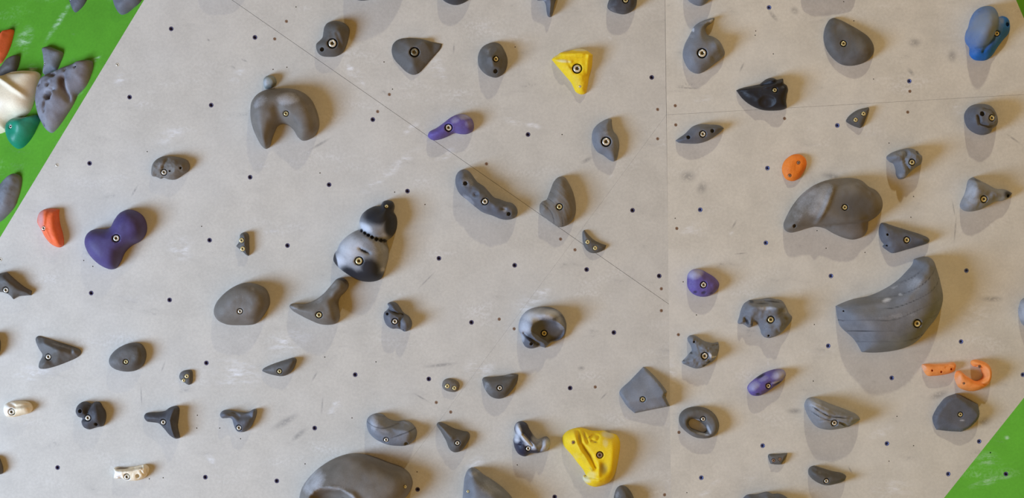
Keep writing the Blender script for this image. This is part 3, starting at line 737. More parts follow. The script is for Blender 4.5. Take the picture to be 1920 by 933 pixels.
hold('A2', [(-40,640),(-10,622),(15,616),(38,612),(60,630),(100,665),(140,695),(175,714,1),(172,738,1),(140,740),(100,745),(75,760,1),(52,735),(18,722),(-30,712)], 'dgrey', 26, 'dark grey nose shaped hold cut by the picture edge below the orange red half disc', group=GP, bolt=(45,708,19), feats=[('bump',60,660,50,30,-30,8),('pit',120,738,20,10,0,6)], bmat=M_STEEL)
hold('B1', [(262,610),(268,560),(298,517),(345,492),(400,484),(450,482),(505,488),(552,507),(592,542),(618,590),(636,650),(636,700),(615,740),(578,764),(545,768),(520,748),(500,715),(472,687),(440,678),(412,690),(395,722),(380,762),(368,800),(347,814),(325,800),(300,758),(278,708),(265,660)], 'grey', 50, 'large grey arch shaped hold like a horseshoe open at the bottom', group=GP, bolt=(467,627,17), chalk=[(475,545,70,40,0,.55),(330,560,60,40,40,.4),(570,600,40,40,0,.25)], dark=[(350,770,60,50,0,.15)], feats=[('bump',320,600,60,80,0,4),('ridge',[(420,600),(440,680)],40,-8)])
hold('B1', [(333,460),(335,432),(348,417),(366,412),(388,417),(402,435),(404,455),(392,470),(380,480),(350,486),(340,482)], 'gren', 20, 'small chalky pale grey knob tucked on top of the arch shaped hold', group=GP, chalk=[(350,455,22,24,0,.5)])
hold('C2', [(390,118),(395,82),(415,57),(445,51),(472,68),(495,100),(512,120),(545,142),(580,180),(605,205),(630,212),(665,226),(702,236),(726,262),(729,295),(708,318),(675,326),(640,322),(595,304),(540,285),(500,256),(452,216),(415,185),(398,155)], 'dbgrey', 40, 'long slanted slate grey bar hold along the diagonal seam', group=GP, bolt=(553,228,21), holes=[(446,130,12),(682,295,11)], feats=[('bump',500,105,10,12,0,4),('pit',505,190,16,14,0,4),('bump',600,250,30,20,-30,3),('pit',655,270,16,8,0,4),('bump',560,180,20,14,-40,3)], chalk=[(460,130,40,40,-30,.3),(470,220,60,14,-40,.4),(660,270,16,22,10,.5)], rough=1.8, bmat=M_STEEL)
hold('C2', [(850,268),(853,240),(868,224),(886,218),(905,175),(930,115),(955,92),(985,92),(1010,125),(1035,180),(1048,240),(1045,300),(1022,338),(985,362),(955,365),(920,345),(880,315),(855,292)], 'grey', 34, 'grey brown mussel shell hold sitting on the diagonal seam', group=GP, bolt=(957,256,20), feats=[('bump',868,262,26,34,0,7)], grain=(700,420,16,0.5), chalk=[(950,150,30,40,0,.2)])
hold('D2', [(268,405),(270,390),(278,381,1),(290,395),(305,412),(332,436),(370,455),(399,465,1),(390,485),(362,502),(325,508),(295,495),(275,465)], 'dgrey', 12, 'small grey crescent hold with two screws, where the diagonal seams cross', group=GS, screws=[(296,447),(337,480)], name='screw_on_hold')
hold('B2', [(183,470,1),(197,450),(204,435),(205,408),(222,395),(245,398),(254,412),(255,450),(256,500),(252,522),(240,519),(222,503)], 'dgrey', 16, 'tiny grey peg shaped hold with two brass screws', group=GS, screws=[(218,438,14),(224,484,14)], name='screw_on_hold', feats=[('ridge',[(230,405),(235,510)],18,3)])
hold('B2', [(715,548),(722,508),(735,490),(750,455),(790,415),(832,388),(862,376),(857,335),(870,298),(900,270),(940,252),(972,249),(984,228),(1012,219),(1040,228),(1050,255),(1045,280),(1060,310),(1064,350),(1055,390),(1035,420),(1008,442),(1018,490),(1015,540),(1000,590),(980,642),(955,658),(905,665),(850,655),(790,622),(745,588)], 'lgrey', 52,
     'two lobed black and white dusted hold with a beaded neck', group=GP, bolt=(863,550,26), screws=[(1010,255,10)],
     feats=[('pit',x,y,11,11,0,9) for x,y in ((872,385),(893,400),(912,411),(932,422),(955,433),(978,438),(998,440))]+[('ridge',[(866,482),(918,510)],9,-6),('ridge',[(866,380),(935,420),(1005,440)],16,-7)],
     dark=[(970,295,112,72,0,.9),(1040,350,50,90,0,.95),(1015,250,40,40,0,1.0),(900,660,150,72,0,1.0),(820,630,80,44,-35,.95),(925,590,60,70,30,.9),(725,550,18,60,10,1.0),(980,640,40,40,0,.6)]+[(x,y,12,12,0,1.0) for x,y in ((872,385),(893,400),(912,411),(932,422),(955,433),(978,438),(998,440))]+[(890,497,30,8,-22,.9)],
     chalk=[(810,480,80,80,0,.75),(890,370,50,26,-25,.9),(960,480,50,50,0,.35),(760,540,40,50,0,.7),(985,598,14,14,0,.8),(1000,415,20,20,0,.5)])
hold('B2', [(62,820),(75,780),(108,738),(160,697),(215,673),(262,670),(305,680),(345,702),(365,742),(368,785),(350,825),(318,870),(285,895),(200,902),(130,897),(85,875),(65,845)], 'grey', 46, 'big smooth grey egg shaped hold beside the horn shaped one', group=GP, bolt=(218,822,17), tilt=(.08,.1), chalk=[(220,750,40,30,0,.25),(285,700,20,14,-30,.25)], dark=[(320,740,50,60,0,.15)], p=2.0, plat=.85)
hold('B2', [(475,798),(482,786),(510,784),(560,784),(620,760),(665,725),(700,685),(735,648),(765,644),(793,663),(798,690),(780,720),(755,745),(743,775),(748,820),(750,862),(732,890),(690,900),(640,895),(590,875),(530,845),(490,820)], 'grey', 42, 'grey horn shaped hold pointing up towards the two lobed hold', group=GP, bolt=(645,842,20), chalk=[(510,800,30,14,-10,.5),(640,770,50,20,30,.25),(720,690,30,14,45,.25)], dark=[(775,680,26,34,0,.35)], feats=[('ridge',[(700,740),(740,790)],30,-4)])
hold('B2', [(990,862),(992,832),(1008,818),(1018,800),(1010,785),(1030,773),(1060,780),(1080,805),(1098,832),(1130,855),(1145,890),(1138,918),(1110,936),(1085,926),(1062,920),(1035,920),(1005,900)], 'dbgrey', 34, 'small knobbly slate grey hold right of the horn shaped one', group=GP, bolt=(1055,878,19), holes=[(1013,838,8),(1100,931,8)], feats=[('ridge',[(1020,812),(1075,842),(1100,840)],10,-8),('ridge',[(1095,845),(1080,880),(1085,925)],9,-7),('bump',1120,890,22,34,0,4)], chalk=[(1050,800,30,16,-30,.2)], bmat=M_STEEL)
CUPV = (960, 560, 8.483)
hold('C2', [(105,430),(125,330),(175,245),(250,180),(350,140),(470,125),(600,130),(720,175),(810,260),(860,370),(865,470),(840,570),(780,640),(700,672),(630,685),(585,725),(530,778,1),(470,760),(435,745,1),(380,775),(300,788),(220,765),(170,690),(145,580),(110,500)], 'dbgrey', 44, 'bulbous chalky cup shaped hold with a hollow centre', group=GP, bolt=(508,540,56), holes=[(305,705,26)], view=CUPV,
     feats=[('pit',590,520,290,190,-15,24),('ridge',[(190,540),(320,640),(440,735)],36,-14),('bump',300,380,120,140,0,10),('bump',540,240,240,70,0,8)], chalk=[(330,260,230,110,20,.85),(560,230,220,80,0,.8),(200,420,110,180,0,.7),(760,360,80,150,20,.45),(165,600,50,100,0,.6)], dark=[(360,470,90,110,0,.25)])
# --- right facet, middle rows
hold('E2', [(630,42),(640,10),(655,-8),(690,-30),(730,-30),(757,-10),(765,22),(750,62),(722,100),(690,115),(655,106),(635,76)], 'orange', 14, 'small flat orange oval hold above the big mushroom shaped hold', group=GP, screws=[(715,15,9),(668,85,9)], bmat=M_RUST, feats=[('bump',640,40,20,60,-20,-2)], dark=[(640,0,14,40,-25,.3)])
hold('F2', [(413,-15),(432,-35),(480,-55),(530,-66,1),(560,-60),(585,-40),(605,-22,1),(606,0),(598,25,1),(565,45),(530,78),(508,101),(480,103),(466,80),(463,50),(450,20),(428,8)], 'bgrey', 36, 'blocky blue grey hold with a nibbled corner, above the mussel wedge with a narrow tail', group=GP, bolt=(535,15,20), holes=[(570,-38,12)], feats=[('ridge',[(500,-50),(495,0),(520,60)],14,-5),('bump',450,-10,30,24,0,4),('bump',560,-20,40,30,0,4),('pit',602,-2,10,12,0,8),('pit',510,-30,16,24,0,4)], chalk=[(470,-30,50,20,15,.35),(490,85,30,20,0,.3)], rough=1.6)
hold('F2', [(815,250),(822,222),(838,190),(850,150),(860,110),(885,92,1),(920,110),(970,135),(1010,155),(1060,160),(1100,180,1),(1085,202),(1050,222),(1010,226),(970,246),(920,272),(860,281),(828,270)], 'lgrey', 36, 'chalky grey triangular hold with a narrow tail, near the edge of the wall', group=GP, bolt=(925,215,22), holes=[(1066,196,9)], tilt=(-.2,0), feats=[('bump',880,150,40,60,20,6),('ridge',[(850,225),(960,190)],20,-3)], chalk=[(860,180,40,60,0,.4)], dark=[(1065,188,34,26,0,.7),(890,110,40,14,-20,.5)], rough=1.4)
hold('E2', [(638,355),(650,318),(690,245),(740,185),(800,140),(870,111),(950,100),(1010,97),(1060,110),(1098,142),(1140,165),(1166,198),(1177,240),(1168,280),(1140,312),(1100,338,1),(1096,382),(1075,415),(1020,434),(970,425),(910,400),(860,372),(812,364),(770,372),(720,388),(680,396),(650,386)], 'grey', 46, 'very large grey mushroom shaped hold with a flat dark face', group=GP, bolt=(952,260,18), holes=[(685,360,10)], p=2.3,
     feats=[('step',1160,335,850,362,10,.62),('ridge',[(840,362),(960,350),(1100,336)],9,-9),('ridge',[(890,150),(850,250),(805,350)],16,5),('bump',740,250,60,100,-40,-4),('ridge',[(1030,120),(1100,180)],12,3)],
     chalk=[(820,230,60,110,-25,.5),(760,210,50,110,-40,.4),(700,310,40,50,0,.3),(870,180,30,30,0,.4)], dark=[(1010,255,150,112,0,.46)])
hold('F2', [(372,402),(374,365),(383,345),(400,342),(440,355),(520,380),(600,405),(640,424),(648,440),(635,455),(590,470),(520,490),(445,508),(422,496),(392,470),(400,462),(384,440)], 'dbgrey', 24, 'grey arrowhead hold directly above the tip of the giant banana shaped hold', group=GP, bolt=(513,436,20), holes=[(409,407,7),(410,467,5)], feats=[('ridge',[(520,395),(600,430)],30,3)], dark=[(590,420,60,30,-15,.25)])
hold('D2', [(840,660),(845,622),(870,598),(910,596),(950,615),(990,640),(1015,675),(1003,712),(962,741),(915,746),(872,730),(845,697)], 'purple', 28, 'round violet hold with a chalky top, right of the vertical seam', group=GP, bolt=(922,680,20), chalk=[(880,620,50,30,20,.85),(850,670,20,40,0,.3)], dark=[(880,720,15,11,0,.55),(925,722,18,12,0,.55),(965,725,15,9,20,.5)], feats=[('pit',880,722,12,9,0,2),('pit',925,725,14,9,0,2)])
BANV = (1540, 460, 4.24)
hold('F2', [(113,480,1),(150,462),(240,428),(380,398),(500,345),(600,280),(680,200),(722,150),(735,108,1),(780,94),(850,90),(885,120),(912,190),(940,290),(960,400),(950,480),(910,570),(840,660),(770,745),(700,795),(600,830),(500,846),(400,851),(320,846,1),(295,800),(270,760),(240,725),(200,690),(150,640),(128,580)], 'bgrey', 66, 'giant grey banana shaped hold with streaked sides, the largest on the wall', group=GP, bolt=(712,612,36), holes=[(153,517,7)], view=BANV, p=1.9,
     grain=(250,-420,23,0.22), feats=[('bump',560,400,240,60,30,-9),('ridge',[(200,470),(450,455),(640,400),(760,250)],34,5),('bump',820,140,60,50,0,4),('pit',850,130,30,30,0,5)],
     chalk=[(480,430,40,14,20,.95),(590,385,16,10,20,1.0),(560,330,40,10,25,.5),(690,320,60,100,-30,.35),(500,560,300,30,8,.25)], dark=[(880,180,40,80,0,.25),(500,400,200,24,25,.2)])
hold('F2', [(1140,790),(1150,765),(1175,748),(1230,740),(1290,770),(1310,830),(1280,890),(1210,915),(1160,900),(1140,860),(1134,820)], 'lgrey', 34, 'chalky pale grey hold cut by the picture edge beside the giant banana shaped hold', group=GP, chalk=[(1160,820,30,60,0,.6)])
HOOV = (1260, 540, 5.833)
hold('E2', [(718,375),(735,310),(752,240),(785,170),(845,128,1),(880,125),(960,118),(1060,105),(1130,118),(1200,135),(1240,190),(1275,270,1),(1310,310),(1300,360),(1250,425),(1190,490),(1130,525),(1060,545),(1010,535,1),(978,500),(965,450),(940,400),(910,368),(885,365,1),(875,415),(840,430),(800,405),(770,390),(735,392)], 'bgrey', 36, 'grey broken hoof shaped hold with a craggy rim', group=GP, bolt=(1055,338,44), holes=[(1045,515,12)], view=HOOV, smooth=1,
     feats=[('ridge',[(850,150),(960,150),(1060,130),(1200,150)],30,-10),('ridge',[(860,210),(1000,195),(1200,215),(1240,300)],30,6),('pit',800,345,40,46,20,10),('ridge',[(1230,260),(1210,420)],40,-6),('bump',1280,330,40,60,0,-4)], chalk=[(1000,215,120,26,0,.5),(1210,240,50,40,0,.4),(990,420,60,60,0,.25)], dark=[(860,145,34,24,0,.6),(1100,145,110,14,-6,.6),(960,165,90,12,0,.55),(805,360,20,50,25,.75),(860,395,30,20,0,.5)], rough=3.6)
hold('E3', [(108,800,1),(150,755),(190,710),(215,680),(205,630),(175,580),(168,545),(190,518),(235,511),(280,530),(330,565),(400,590),(450,598),(505,588,1),(515,640),(508,690),(490,740),(450,795),(400,825),(340,862),(270,878),(200,860),(150,838),(120,825)], 'bgrey', 28, 'grey claw shaped hold with a shiny chipped spot by its bolt', group=GP, bolt=(340,733,44), holes=[(228,582,12)], view=HOOV,
     feats=[('ridge',[(330,580),(440,625),(505,600)],30,-6),('pit',200,700,22,16,0,5),('bump',400,730,60,40,0,3),('pit',350,835,30,12,20,5),('pit',400,800,16,14,0,5)], chalk=[(400,725,16,34,25,1.0),(430,745,26,12,0,1.0),(462,742,18,8,0,.9),(170,760,50,40,40,.3),(360,845,16,8,30,.7)], dark=[(390,800,34,14,30,.7),(350,838,30,10,20,.7),(205,705,16,12,0,.7),(125,790,12,10,0,.6)], rough=2.6)
# --- bottom rows, left
hold('A3', [(195,62),(208,48),(240,54),(320,80),(400,105),(438,122),(445,140),(425,163),(380,185),(300,215),(240,228),(213,222),(214,195),(232,152),(214,120),(200,90)], 'dgrey', 32, 'dark grey arrow shaped hold with a notched back, lower left', group=GP, bolt=(272,160,19), tri=[(250,85,20),(330,120,30),(410,125,20),(270,165,16),(330,160,20),(250,200,18),(400,150,14)], edge=7, smooth=3, chalk=[(340,100,80,8,-16,.35)], rough=1.4, bmat=M_STEEL)
hold('A3', [(597,190),(603,160),(635,122),(688,93),(740,84),(775,93),(798,130),(800,165),(785,205),(748,234),(700,243),(650,236),(612,217)], 'dgrey', 30, 'dark grey pebble hold, next to the arrow shaped hold', group=GP, bolt=(701,185,16), plat=.85, dark=[(760,110,30,30,0,.2)], bmat=M_BRASS)
hold('A3', [(980,268),(988,247),(1012,235),(1048,236),(1055,270),(1050,305),(1032,315),(1005,300),(985,285)], 'dgrey', 12, 'tiny dark grey thumb hold with two screws, right of the dark pebble hold', group=GS, screws=[(1025,266,12),(1008,288,10)], name='screw_on_hold')
hold('A3', [(22,448),(30,420),(52,408),(85,403),(140,403),(168,413),(182,440),(168,465),(120,480),(75,490),(38,486)], 'cream', 26, 'small cream coloured hold at the lower left edge of the wall', group=GP, bolt=(77,458,21), feats=[('ridge',[(60,412),(100,430),(165,420)],12,-5),('bump',130,440,50,30,0,3)], chalk=[(60,440,40,50,0,.6)], dark=[(85,412,30,8,0,.2)], bmat=M_STEEL)
hold('A3', [(416,460),(424,430),(450,408),(478,407),(500,417),(522,407),(548,410),(562,432),(580,465),(579,510),(562,540),(535,545),(512,552),(490,558),(460,545),(447,515),(452,497),(430,488)], 'char', 30, 'charcoal four lobed clover hold near the bottom', group=GP, bolt=(494,490,20), holes=[(452,453,12),(536,525,10)], feats=[('ridge',[(498,412),(488,460)],14,-8),('ridge',[(450,497),(480,495)],12,-8),('bump',455,450,30,28,0,5),('bump',545,470,30,50,0,5)], bmat=M_STEEL)
hold('A3', [(788,488),(798,470),(825,465),(860,464),(905,455),(925,440),(950,431),(972,431),(981,445),(979,490),(973,540),(982,585),(984,602),(965,609),(932,592),(897,552),(868,525),(830,519),(803,513)], 'char', 26, 'charcoal three pointed hold like a shark fin, bottom row', group=GP, bolt=(902,514,18), tilt=(.2,0), feats=[('ridge',[(960,445),(940,500),(965,595)],18,6)], bmat=M_STEEL)
LOGV = (190, 840, 11.667)
hold('A3', [(280,430,1),(300,415),(420,418),(560,412),(720,395),(860,365),(960,345),(1020,380),(1050,430),(1040,510),(1000,590),(930,650),(800,700),(680,705),(560,700),(500,670),(440,640),(380,658),(290,652),(285,590),(300,520)], 'cream', 24, 'cream coloured driftwood like hold in the lower left corner', group=GP, bolt=(596,600,78), holes=[(830,580,44)], view=LOGV,
     feats=[('ridge',[(300,432),(560,425),(740,405),(900,370)],34,-11),('ridge',[(330,620),(460,600),(420,640)],24,-5),('ridge',[(500,500),(700,470),(900,430)],30,3),('ridge',[(900,470),(960,560)],20,-3)], dark=[(460,430,200,20,3,.9),(900,410,70,16,10,.55),(1020,480,16,120,0,.5),(700,470,170,10,8,.45),(430,640,50,10,25,.6)], chalk=[(380,560,110,90,0,.9),(600,660,120,40,0,.7)], bmat=M_STEEL, rough=1.5)
hold('A3', [(-120,100),(-60,40),(-20,35),(2,70),(4,110),(-10,160),(-70,180),(-120,150)], 'dgrey', 34, 'dark hold barely showing at the picture edge above the cream hold', group=GP)
hold('A3', [(-110,740),(-50,700),(-8,706),(8,735),(18,770),(16,796),(-10,806),(-70,800),(-110,780)], 'dgrey', 26, 'dark hold cut by the picture edge at the very bottom left', group=GP)
hold('B3', [(326,238),(330,228),(350,215),(400,195),(460,176),(502,166),(514,178),(502,218),(477,250),(440,267),(390,262),(345,249)], 'dgrey', 20, 'small grey leaf shaped hold with a brass bolt, mid lower wall', group=GP, bolt=(425,238,16), tilt=(.25,.1))
BOOV = (400, 750, 11.667)
hold('B3', [(150,320),(165,265),(210,225),(290,205),(380,215),(480,235),(600,255),(720,265),(800,240),(860,200),(920,185),(950,200),(955,270),(930,370),(890,460),(850,550),(790,620),(700,680),(620,695),(540,680),(480,610),(440,500),(410,410),(360,385),(280,390),(190,385)], 'dbgrey', 26, 'grey boomerang shaped hold with a drooping left arm', group=GP, bolt=(588,582,72), view=BOOV, feats=[('ridge',[(440,270),(600,360),(820,330)],70,-8),('bump',280,300,120,80,0,4)], chalk=[(300,300,120,60,-10,.3)], dark=[(910,220,40,50,0,.4),(720,590,90,90,0,.15)], bmat=M_STEEL)
hold('B3', [(897,535),(900,500),(920,480),(950,470),(985,475),(1015,498),(1060,512),(1105,508),(1140,522),(1165,550),(1172,575),(1163,608),(1135,635),(1110,646),(1071,648),(1010,640),(945,610),(910,575)], 'bgrey', 38, 'grey bean shaped hold with a dipped top, above the huge domed hold', group=GP, bolt=(1008,607,16), holes=[(1115,632,11)], feats=[('ridge',[(1010,495),(1060,530),(1110,520)],40,-12),('ridge',[(990,500),(1060,550),(1130,560)],16,4)], chalk=[(940,520,30,50,0,.5),(1000,560,70,16,-20,.3)], dark=[(1150,600,40,40,0,.25)], grain=(1010,300,22,.4), bmat=M_STEEL)
hold('C3', [(288,530),(300,518),(330,525),(380,550),(430,565),(463,574),(470,600),(447,645),(420,675),(385,683),(358,665),(340,622),(312,572)], 'dgrey', 26, 'grey three cornered hold beside the bean shaped hold with a dipped top', group=GP, bolt=(403,627,16), feats=[('ridge',[(310,535),(370,600)],20,4),('ridge',[(370,560),(440,590)],30,-3)], bmat=M_STEEL)
hold('C3', [(318,318),(325,292),(350,279),(395,290),(412,308),(410,335),(390,353),(350,350),(325,337)], 'grey', 12, 'tiny grey brown button hold with two brass screws', group=GS, screws=[(347,320,13),(385,330,12)], name='screw_on_hold')
hold('C3', [(536,287,1),(545,274),(600,270),(660,262),(700,253),(735,258,1),(728,300),(700,345),(665,380),(625,391),(582,377),(550,335)], 'dgrey', 26, 'grey half disc hold with a flat top edge, right of the tiny button hold', group=GP, bolt=(633,328,17), chalk=[(680,262,50,8,5,.35),(560,320,16,34,-20,.3)], feats=[('ridge',[(545,283),(725,264)],10,-3)], bmat=M_STEEL)
hold('C3', [(710,640),(707,610),(718,585),(712,550),(724,522),(750,513),(780,525),(795,555),(815,585),(840,610),(870,600),(890,597),(906,615),(907,645),(885,675),(845,686),(800,690),(772,705),(735,692),(715,660)], 'indigo', 32, 'navy and white streaked hold between the three cornered and big yellow holds', group=GP, bolt=(788,655,17), feats=[('ridge',[(760,580),(812,638)],8,-7),('ridge',[(730,540),(770,600),(830,650)],20,7),('ridge',[(710,625),(745,628)],8,-4),('ridge',[(860,620),(850,670)],10,-5),('bump',890,640,26,40,0,4)], chalk=[(735,560,18,40,10,1.0),(770,605,60,14,-50,1.0),(725,600,18,30,0,.9),(800,640,40,20,-30,.9),(880,640,50,46,0,.8),(840,600,40,40,0,.6)], dark=[], bmat=M_STEEL)
YELV = (940, 770, 5.833)
hold('D3', [(665,300),(675,265),(720,220),(790,190),(850,180),(910,190),(980,212),(1060,215),(1150,215),(1220,245),(1260,260),(1295,320),(1300,380),(1290,470),(1265,600),(1230,710),(1180,775),(1110,810),(1030,828),(960,810),(910,770),(890,730),(900,702),(925,705,1),(900,650),(830,560),(770,480),(715,420),(680,370)], 'yellow', 38, 'big yellow hold with slanting grooves near the bottom', group=GP, bolt=(1070,463,42), screws=[(783,328,18)], view=YELV,
     feats=[('ridge',[(830,210),(860,340),(960,470),(1020,600)],34,-8),('ridge',[(800,240),(860,420),(980,620)],28,5),('ridge',[(890,210),(940,330)],22,-6),('ridge',[(870,460),(970,610)],16,-5),('ridge',[(970,280),(1010,245),(1060,270),(1040,320),(980,310)],16,-5),('bump',1110,600,70,100,0,-6),('ridge',[(1060,560),(1060,740)],24,3),('bump',1220,480,60,180,0,6),('ridge',[(925,705),(1060,720)],24,-4)],
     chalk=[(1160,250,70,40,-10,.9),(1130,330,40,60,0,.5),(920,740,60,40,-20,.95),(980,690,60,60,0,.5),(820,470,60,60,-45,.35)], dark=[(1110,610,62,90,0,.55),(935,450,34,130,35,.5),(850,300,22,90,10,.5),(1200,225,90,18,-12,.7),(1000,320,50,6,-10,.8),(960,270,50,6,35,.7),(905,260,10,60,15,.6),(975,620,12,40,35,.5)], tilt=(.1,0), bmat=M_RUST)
hold('D3', [(470,355),(530,290),(600,217,1),(612,219,1),(660,265),(700,310),(731,352,1),(716,366,1),(746,431,1),(650,450),(555,470,1),(520,440),(492,402)], 'bgrey', 30, 'faceted grey pentagon hold touching the vertical seam', group=GP, bolt=(595,390,17), planes=[((487,358,12),(592,390,24),(704,370,32)),((592,390,24),(704,370,32),(560,470,9))], edge=5, smooth=2, chalk=[(600,270,30,12,0,.25)], rough=.4)
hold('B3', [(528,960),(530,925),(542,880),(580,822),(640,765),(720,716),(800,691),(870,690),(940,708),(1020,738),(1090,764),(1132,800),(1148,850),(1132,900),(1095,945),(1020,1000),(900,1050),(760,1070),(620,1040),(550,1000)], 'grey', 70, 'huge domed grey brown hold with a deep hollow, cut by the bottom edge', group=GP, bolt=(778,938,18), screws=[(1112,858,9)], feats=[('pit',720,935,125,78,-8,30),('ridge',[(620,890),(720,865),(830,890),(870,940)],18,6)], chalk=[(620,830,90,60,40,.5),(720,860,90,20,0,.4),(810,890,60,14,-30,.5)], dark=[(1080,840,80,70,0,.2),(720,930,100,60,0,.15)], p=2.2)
hold('C3', [(430,950),(434,890),(442,815),(462,775),(485,765),(510,775),(540,800),(600,838),(660,885),(700,930),(725,985),(690,1040),(580,1060),(470,1040),(436,1000)], 'bgrey', 64, 'tall grey hold with a rimmed top cut by the bottom edge, beside the domed hold', group=GP, screws=[(462,883,8)], feats=[('ridge',[(448,830),(490,795),(545,810),(650,885)],12,-5)], chalk=[(560,860,90,50,-30,.3),(490,790,40,20,0,.4)], dark=[(570,900,40,20,-30,.2)])
hold('D3', [(438,950),(448,895),(462,872),(482,863),(510,872),(537,905),(550,945),(530,985),(480,995),(445,980)], 'dgrey', 34, 'dark grey hold cut by the bottom edge, below the big yellow hold', group=GP, chalk=[(455,910,14,30,-10,.3)])
# --- bottom rows, right facet
hold('E3', [(66,505),(72,475),(95,450),(130,436),(180,433),(230,449),(268,482),(286,530),(276,575),(243,600),(200,608),(150,599),(105,570),(75,538)], 'dgrey', 24, 'dark grey ring hold with an oval hole through it', group=GP, bolt=(193,497,16), cut=[(120,518),(133,503),(158,505),(190,522),(214,545),(217,562),(203,572),(165,562),(130,545)], chalk=[(150,503,30,6,-5,.9),(225,555,8,30,20,.7),(195,580,40,6,-10,.6),(120,525,6,20,0,.5)], bmat=M_STEEL)
hold('E3', [(440,332),(448,312),(490,275),(540,245),(600,228),(638,233),(650,258),(628,295),(580,330),(540,358),(500,375),(462,369)], 'purple', 26, 'violet and chalk white lozenge hold, below the grey broken hoof hold', group=GP, bolt=(547,317,17), feats=[('ridge',[(500,275),(540,262)],12,-3),('ridge',[(560,300),(610,290)],12,-3)], chalk=[(610,255,50,30,20,.85),(470,320,40,24,40,.7),(520,280,40,16,30,.5),(590,298,30,8,10,.9)], dark=[(510,266,36,9,30,.7),(600,303,34,7,25,.7),(490,362,16,9,0,.7)], bmat=M_STEEL)
hold('E3', [(752,430),(756,408),(768,390),(790,382),(840,395),(900,420),(970,445),(1035,475),(1053,500),(1038,515),(1000,538),(960,550),(880,560),(822,545),(782,502)], 'lgrey', 44, 'pale grey clam shell hold with dark growth lines', group=GP, bolt=(898,515,19), feats=[('ridge',[(775,425),(860,475),(990,490)],5,-3),('ridge',[(770,450),(850,495),(960,520)],5,-3),('ridge',[(785,410),(900,465),(960,470)],5,-2),('ridge',[(800,510),(880,490)],5,-2),('ridge',[(910,500),(990,540)],6,-3)], dark=[(800,440,30,4,-35,.8),(850,470,40,4,-28,.8),(920,485,60,4,-5,.8),(800,470,40,4,-35,.7),(870,500,40,4,-20,.6),(990,537,14,7,15,1.0),(945,525,40,4,-25,.8)], chalk=[(800,410,40,30,0,.5),(950,470,60,20,-15,.25)], rough=.8, bmat=M_STEEL)
hold('E3', [(553,706,1),(558,694),(600,691),(660,687,1),(650,715),(626,750,1),(600,750),(568,746,1),(560,728)], 'dgrey', 12, 'tiny grey trapezoid hold with two screws, above the leaf hold at the bottom', group=GS, screws=[(580,725,10),(615,718,9)], name='screw_on_hold', bmat=M_RUST)
hold('E3', [(775,802),(776,772),(800,756),(840,765),(900,784),(960,797),(979,812),(967,838),(922,855),(870,863),(828,850),(793,826)], 'dgrey', 26, 'dark grey leaf hold with one pale bolt under the clam shell hold', group=GP, bolt=(862,833,16), feats=[('ridge',[(800,775),(880,800),(970,810)],16,-5)], chalk=[(830,790,30,12,-20,.25)], dark=[(950,815,30,20,0,.25)], bmat=M_STEEL)
hold('E3', [(405,950),(420,930),(440,914),(490,911),(520,903),(550,898),(580,910),(610,908),(640,918),(665,940),(660,985),(600,1010),(480,1010),(420,990)], 'dbgrey', 36, 'rough grey hold peeking over the bottom edge below the tiny trapezoid hold', group=GP, rough=2.5)
F6V = (1720, 660, 5.83)
hold('F3', [(48,135),(110,125,1),(200,122),(300,115),(400,112),(418,140),(405,185),(370,220),(290,245),(180,258),(110,255),(75,215)], 'porange', 18, 'flat pale orange bar hold with three holes, beside the orange hook', group=GP, holes=[(143,195,12),(243,210,13),(352,180,13)], view=F6V, feats=[('ridge',[(290,160),(330,145),(370,155)],12,-2)], chalk=[(60,160,30,60,0,.5),(250,120,150,12,2,.6)])
hold('F3', [(408,290),(410,240),(430,205),(465,200,1),(520,245),(570,280),(635,312),(690,290),(715,255),(700,215),(690,180),(650,160),(605,150),(580,115),(590,90),(630,80),(690,90),(750,115),(790,160),(805,230),(795,300),(765,350),(700,395),(600,425),(520,415),(450,380)], 'porange', 26, 'orange hook shaped hold curled like a letter C', group=GP, screws=[(478,332,12),(655,152,18)], view=F6V, feats=[('ridge',[(470,205),(560,275),(640,315)],24,5),('ridge',[(640,320),(690,345),(740,345)],22,-5),('bump',760,220,40,80,0,4)], chalk=[(520,255,90,20,-32,.4),(430,300,30,80,0,.4),(740,260,30,40,0,.2)], dark=[(660,310,50,20,15,.3),(615,130,30,18,-30,.35)], bmat=M_RUST)
hold('F3', [(665,495),(672,472),(692,435,1),(735,385),(790,362,1),(820,370),(870,395),(914,420,1),(918,450),(917,485),(895,520),(850,558),(820,571,1),(760,568),(687,560,1),(672,530)], 'dbgrey', 26, 'faceted slate grey hexagon hold near the lower green corner', group=GP, bolt=(807,473,16), planes=[((795,385,22),(700,540,17),(900,500,22)),((795,372,20),(916,468,20),(905,405,8)),((690,540,10),(760,555,14),(730,470,24))], edge=6, smooth=4, chalk=[(815,505,16,5,0,.5)], dark=[(850,410,50,16,-28,.25)], rough=.4)

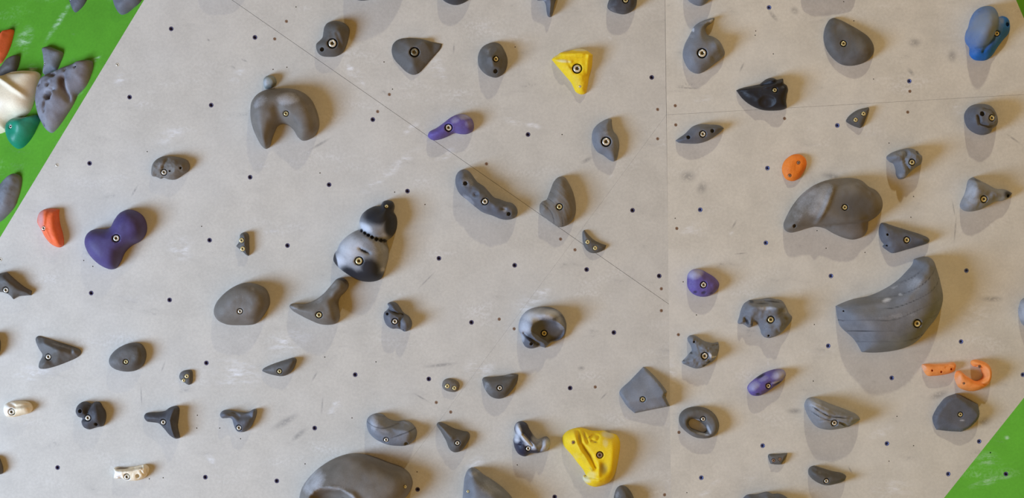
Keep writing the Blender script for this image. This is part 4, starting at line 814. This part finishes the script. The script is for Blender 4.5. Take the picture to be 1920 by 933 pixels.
# ------------------------------------------------------------------ light: hall lamp high above, tall windows to one side, warm bounce
def area(name, loc, target, sx, sy, power, rgb):
    d = bpy.data.lights.new(name, 'AREA'); d.shape = 'RECTANGLE'; d.size = sx; d.size_y = sy; d.energy = power; d.color = rgb
    o = bpy.data.objects.new(name, d); C.objects.link(o); o.location = loc
    o.rotation_euler = (Vector(target) - Vector(loc)).to_track_quat('-Z', 'Y').to_euler(); return o
area('daylight_window', (-3.6, -2.35, 0.5), (-0.2, 0, 1.75), 1.7, 1.5, 190, (0.74, 1.0, 1.42))
sd = bpy.data.lights.new('hall_spotlight', 'SPOT'); sd.energy = 1280; sd.color = (1.0, 0.93, 0.74); sd.shadow_soft_size = 0.16
sd.spot_size = math.radians(38); sd.spot_blend = 1.0
so = bpy.data.objects.new('hall_spotlight', sd); C.objects.link(so); so.location = (1.5, -5.0, 10.4)
so.rotation_euler = (Vector((1.6, 0, 1.9)) - so.location).to_track_quat('-Z', 'Y').to_euler()
w = bpy.data.worlds.new('hall'); bpy.context.scene.world = w; w.use_nodes = True
nt = w.node_tree; nt.nodes.clear()
out = nt.nodes.new('ShaderNodeOutputWorld'); bg = nt.nodes.new('ShaderNodeBackground'); nt.links.new(bg.outputs[0], out.inputs[0])
tc = nt.nodes.new('ShaderNodeTexCoord'); dp = nt.nodes.new('ShaderNodeVectorMath'); dp.operation = 'DOT_PRODUCT'
dp.inputs[1].default_value = (0.62, -0.4, -0.68); nt.links.new(tc.outputs['Generated'], dp.inputs[0])
mr = nt.nodes.new('ShaderNodeMapRange'); mr.interpolation_type = 'SMOOTHSTEP'; mr.inputs[1].default_value = -0.5; mr.inputs[2].default_value = 0.9
nt.links.new(dp.outputs['Value'], mr.inputs[0])
mx = nt.nodes.new('ShaderNodeMix'); mx.data_type = 'RGBA'; nt.links.new(mr.outputs[0], mx.inputs[0])
mx.inputs[6].default_value = (0.17, 0.13, 0.09, 1); mx.inputs[7].default_value = (1.05, 0.61, 0.17, 1)
nt.links.new(mx.outputs[2], bg.inputs['Color']); bg.inputs['Strength'].default_value = 0.54

cd = bpy.data.cameras.new('camera'); cam = bpy.data.objects.new('camera', cd); C.objects.link(cam)
cd.sensor_width = 36.0; cd.lens = 36.0 * 5.5 / (W * S); cd.clip_start = 0.05
cam.location = CAM; cam.rotation_euler = (math.pi / 2, 0, 0)
sc = bpy.context.scene; sc.camera = cam
sc.view_settings.view_transform = 'Standard'; sc.view_settings.look = 'None'; sc.view_settings.gamma = 1.0; sc.view_settings.use_curve_mapping = False
sc.view_settings.exposure = 0.0
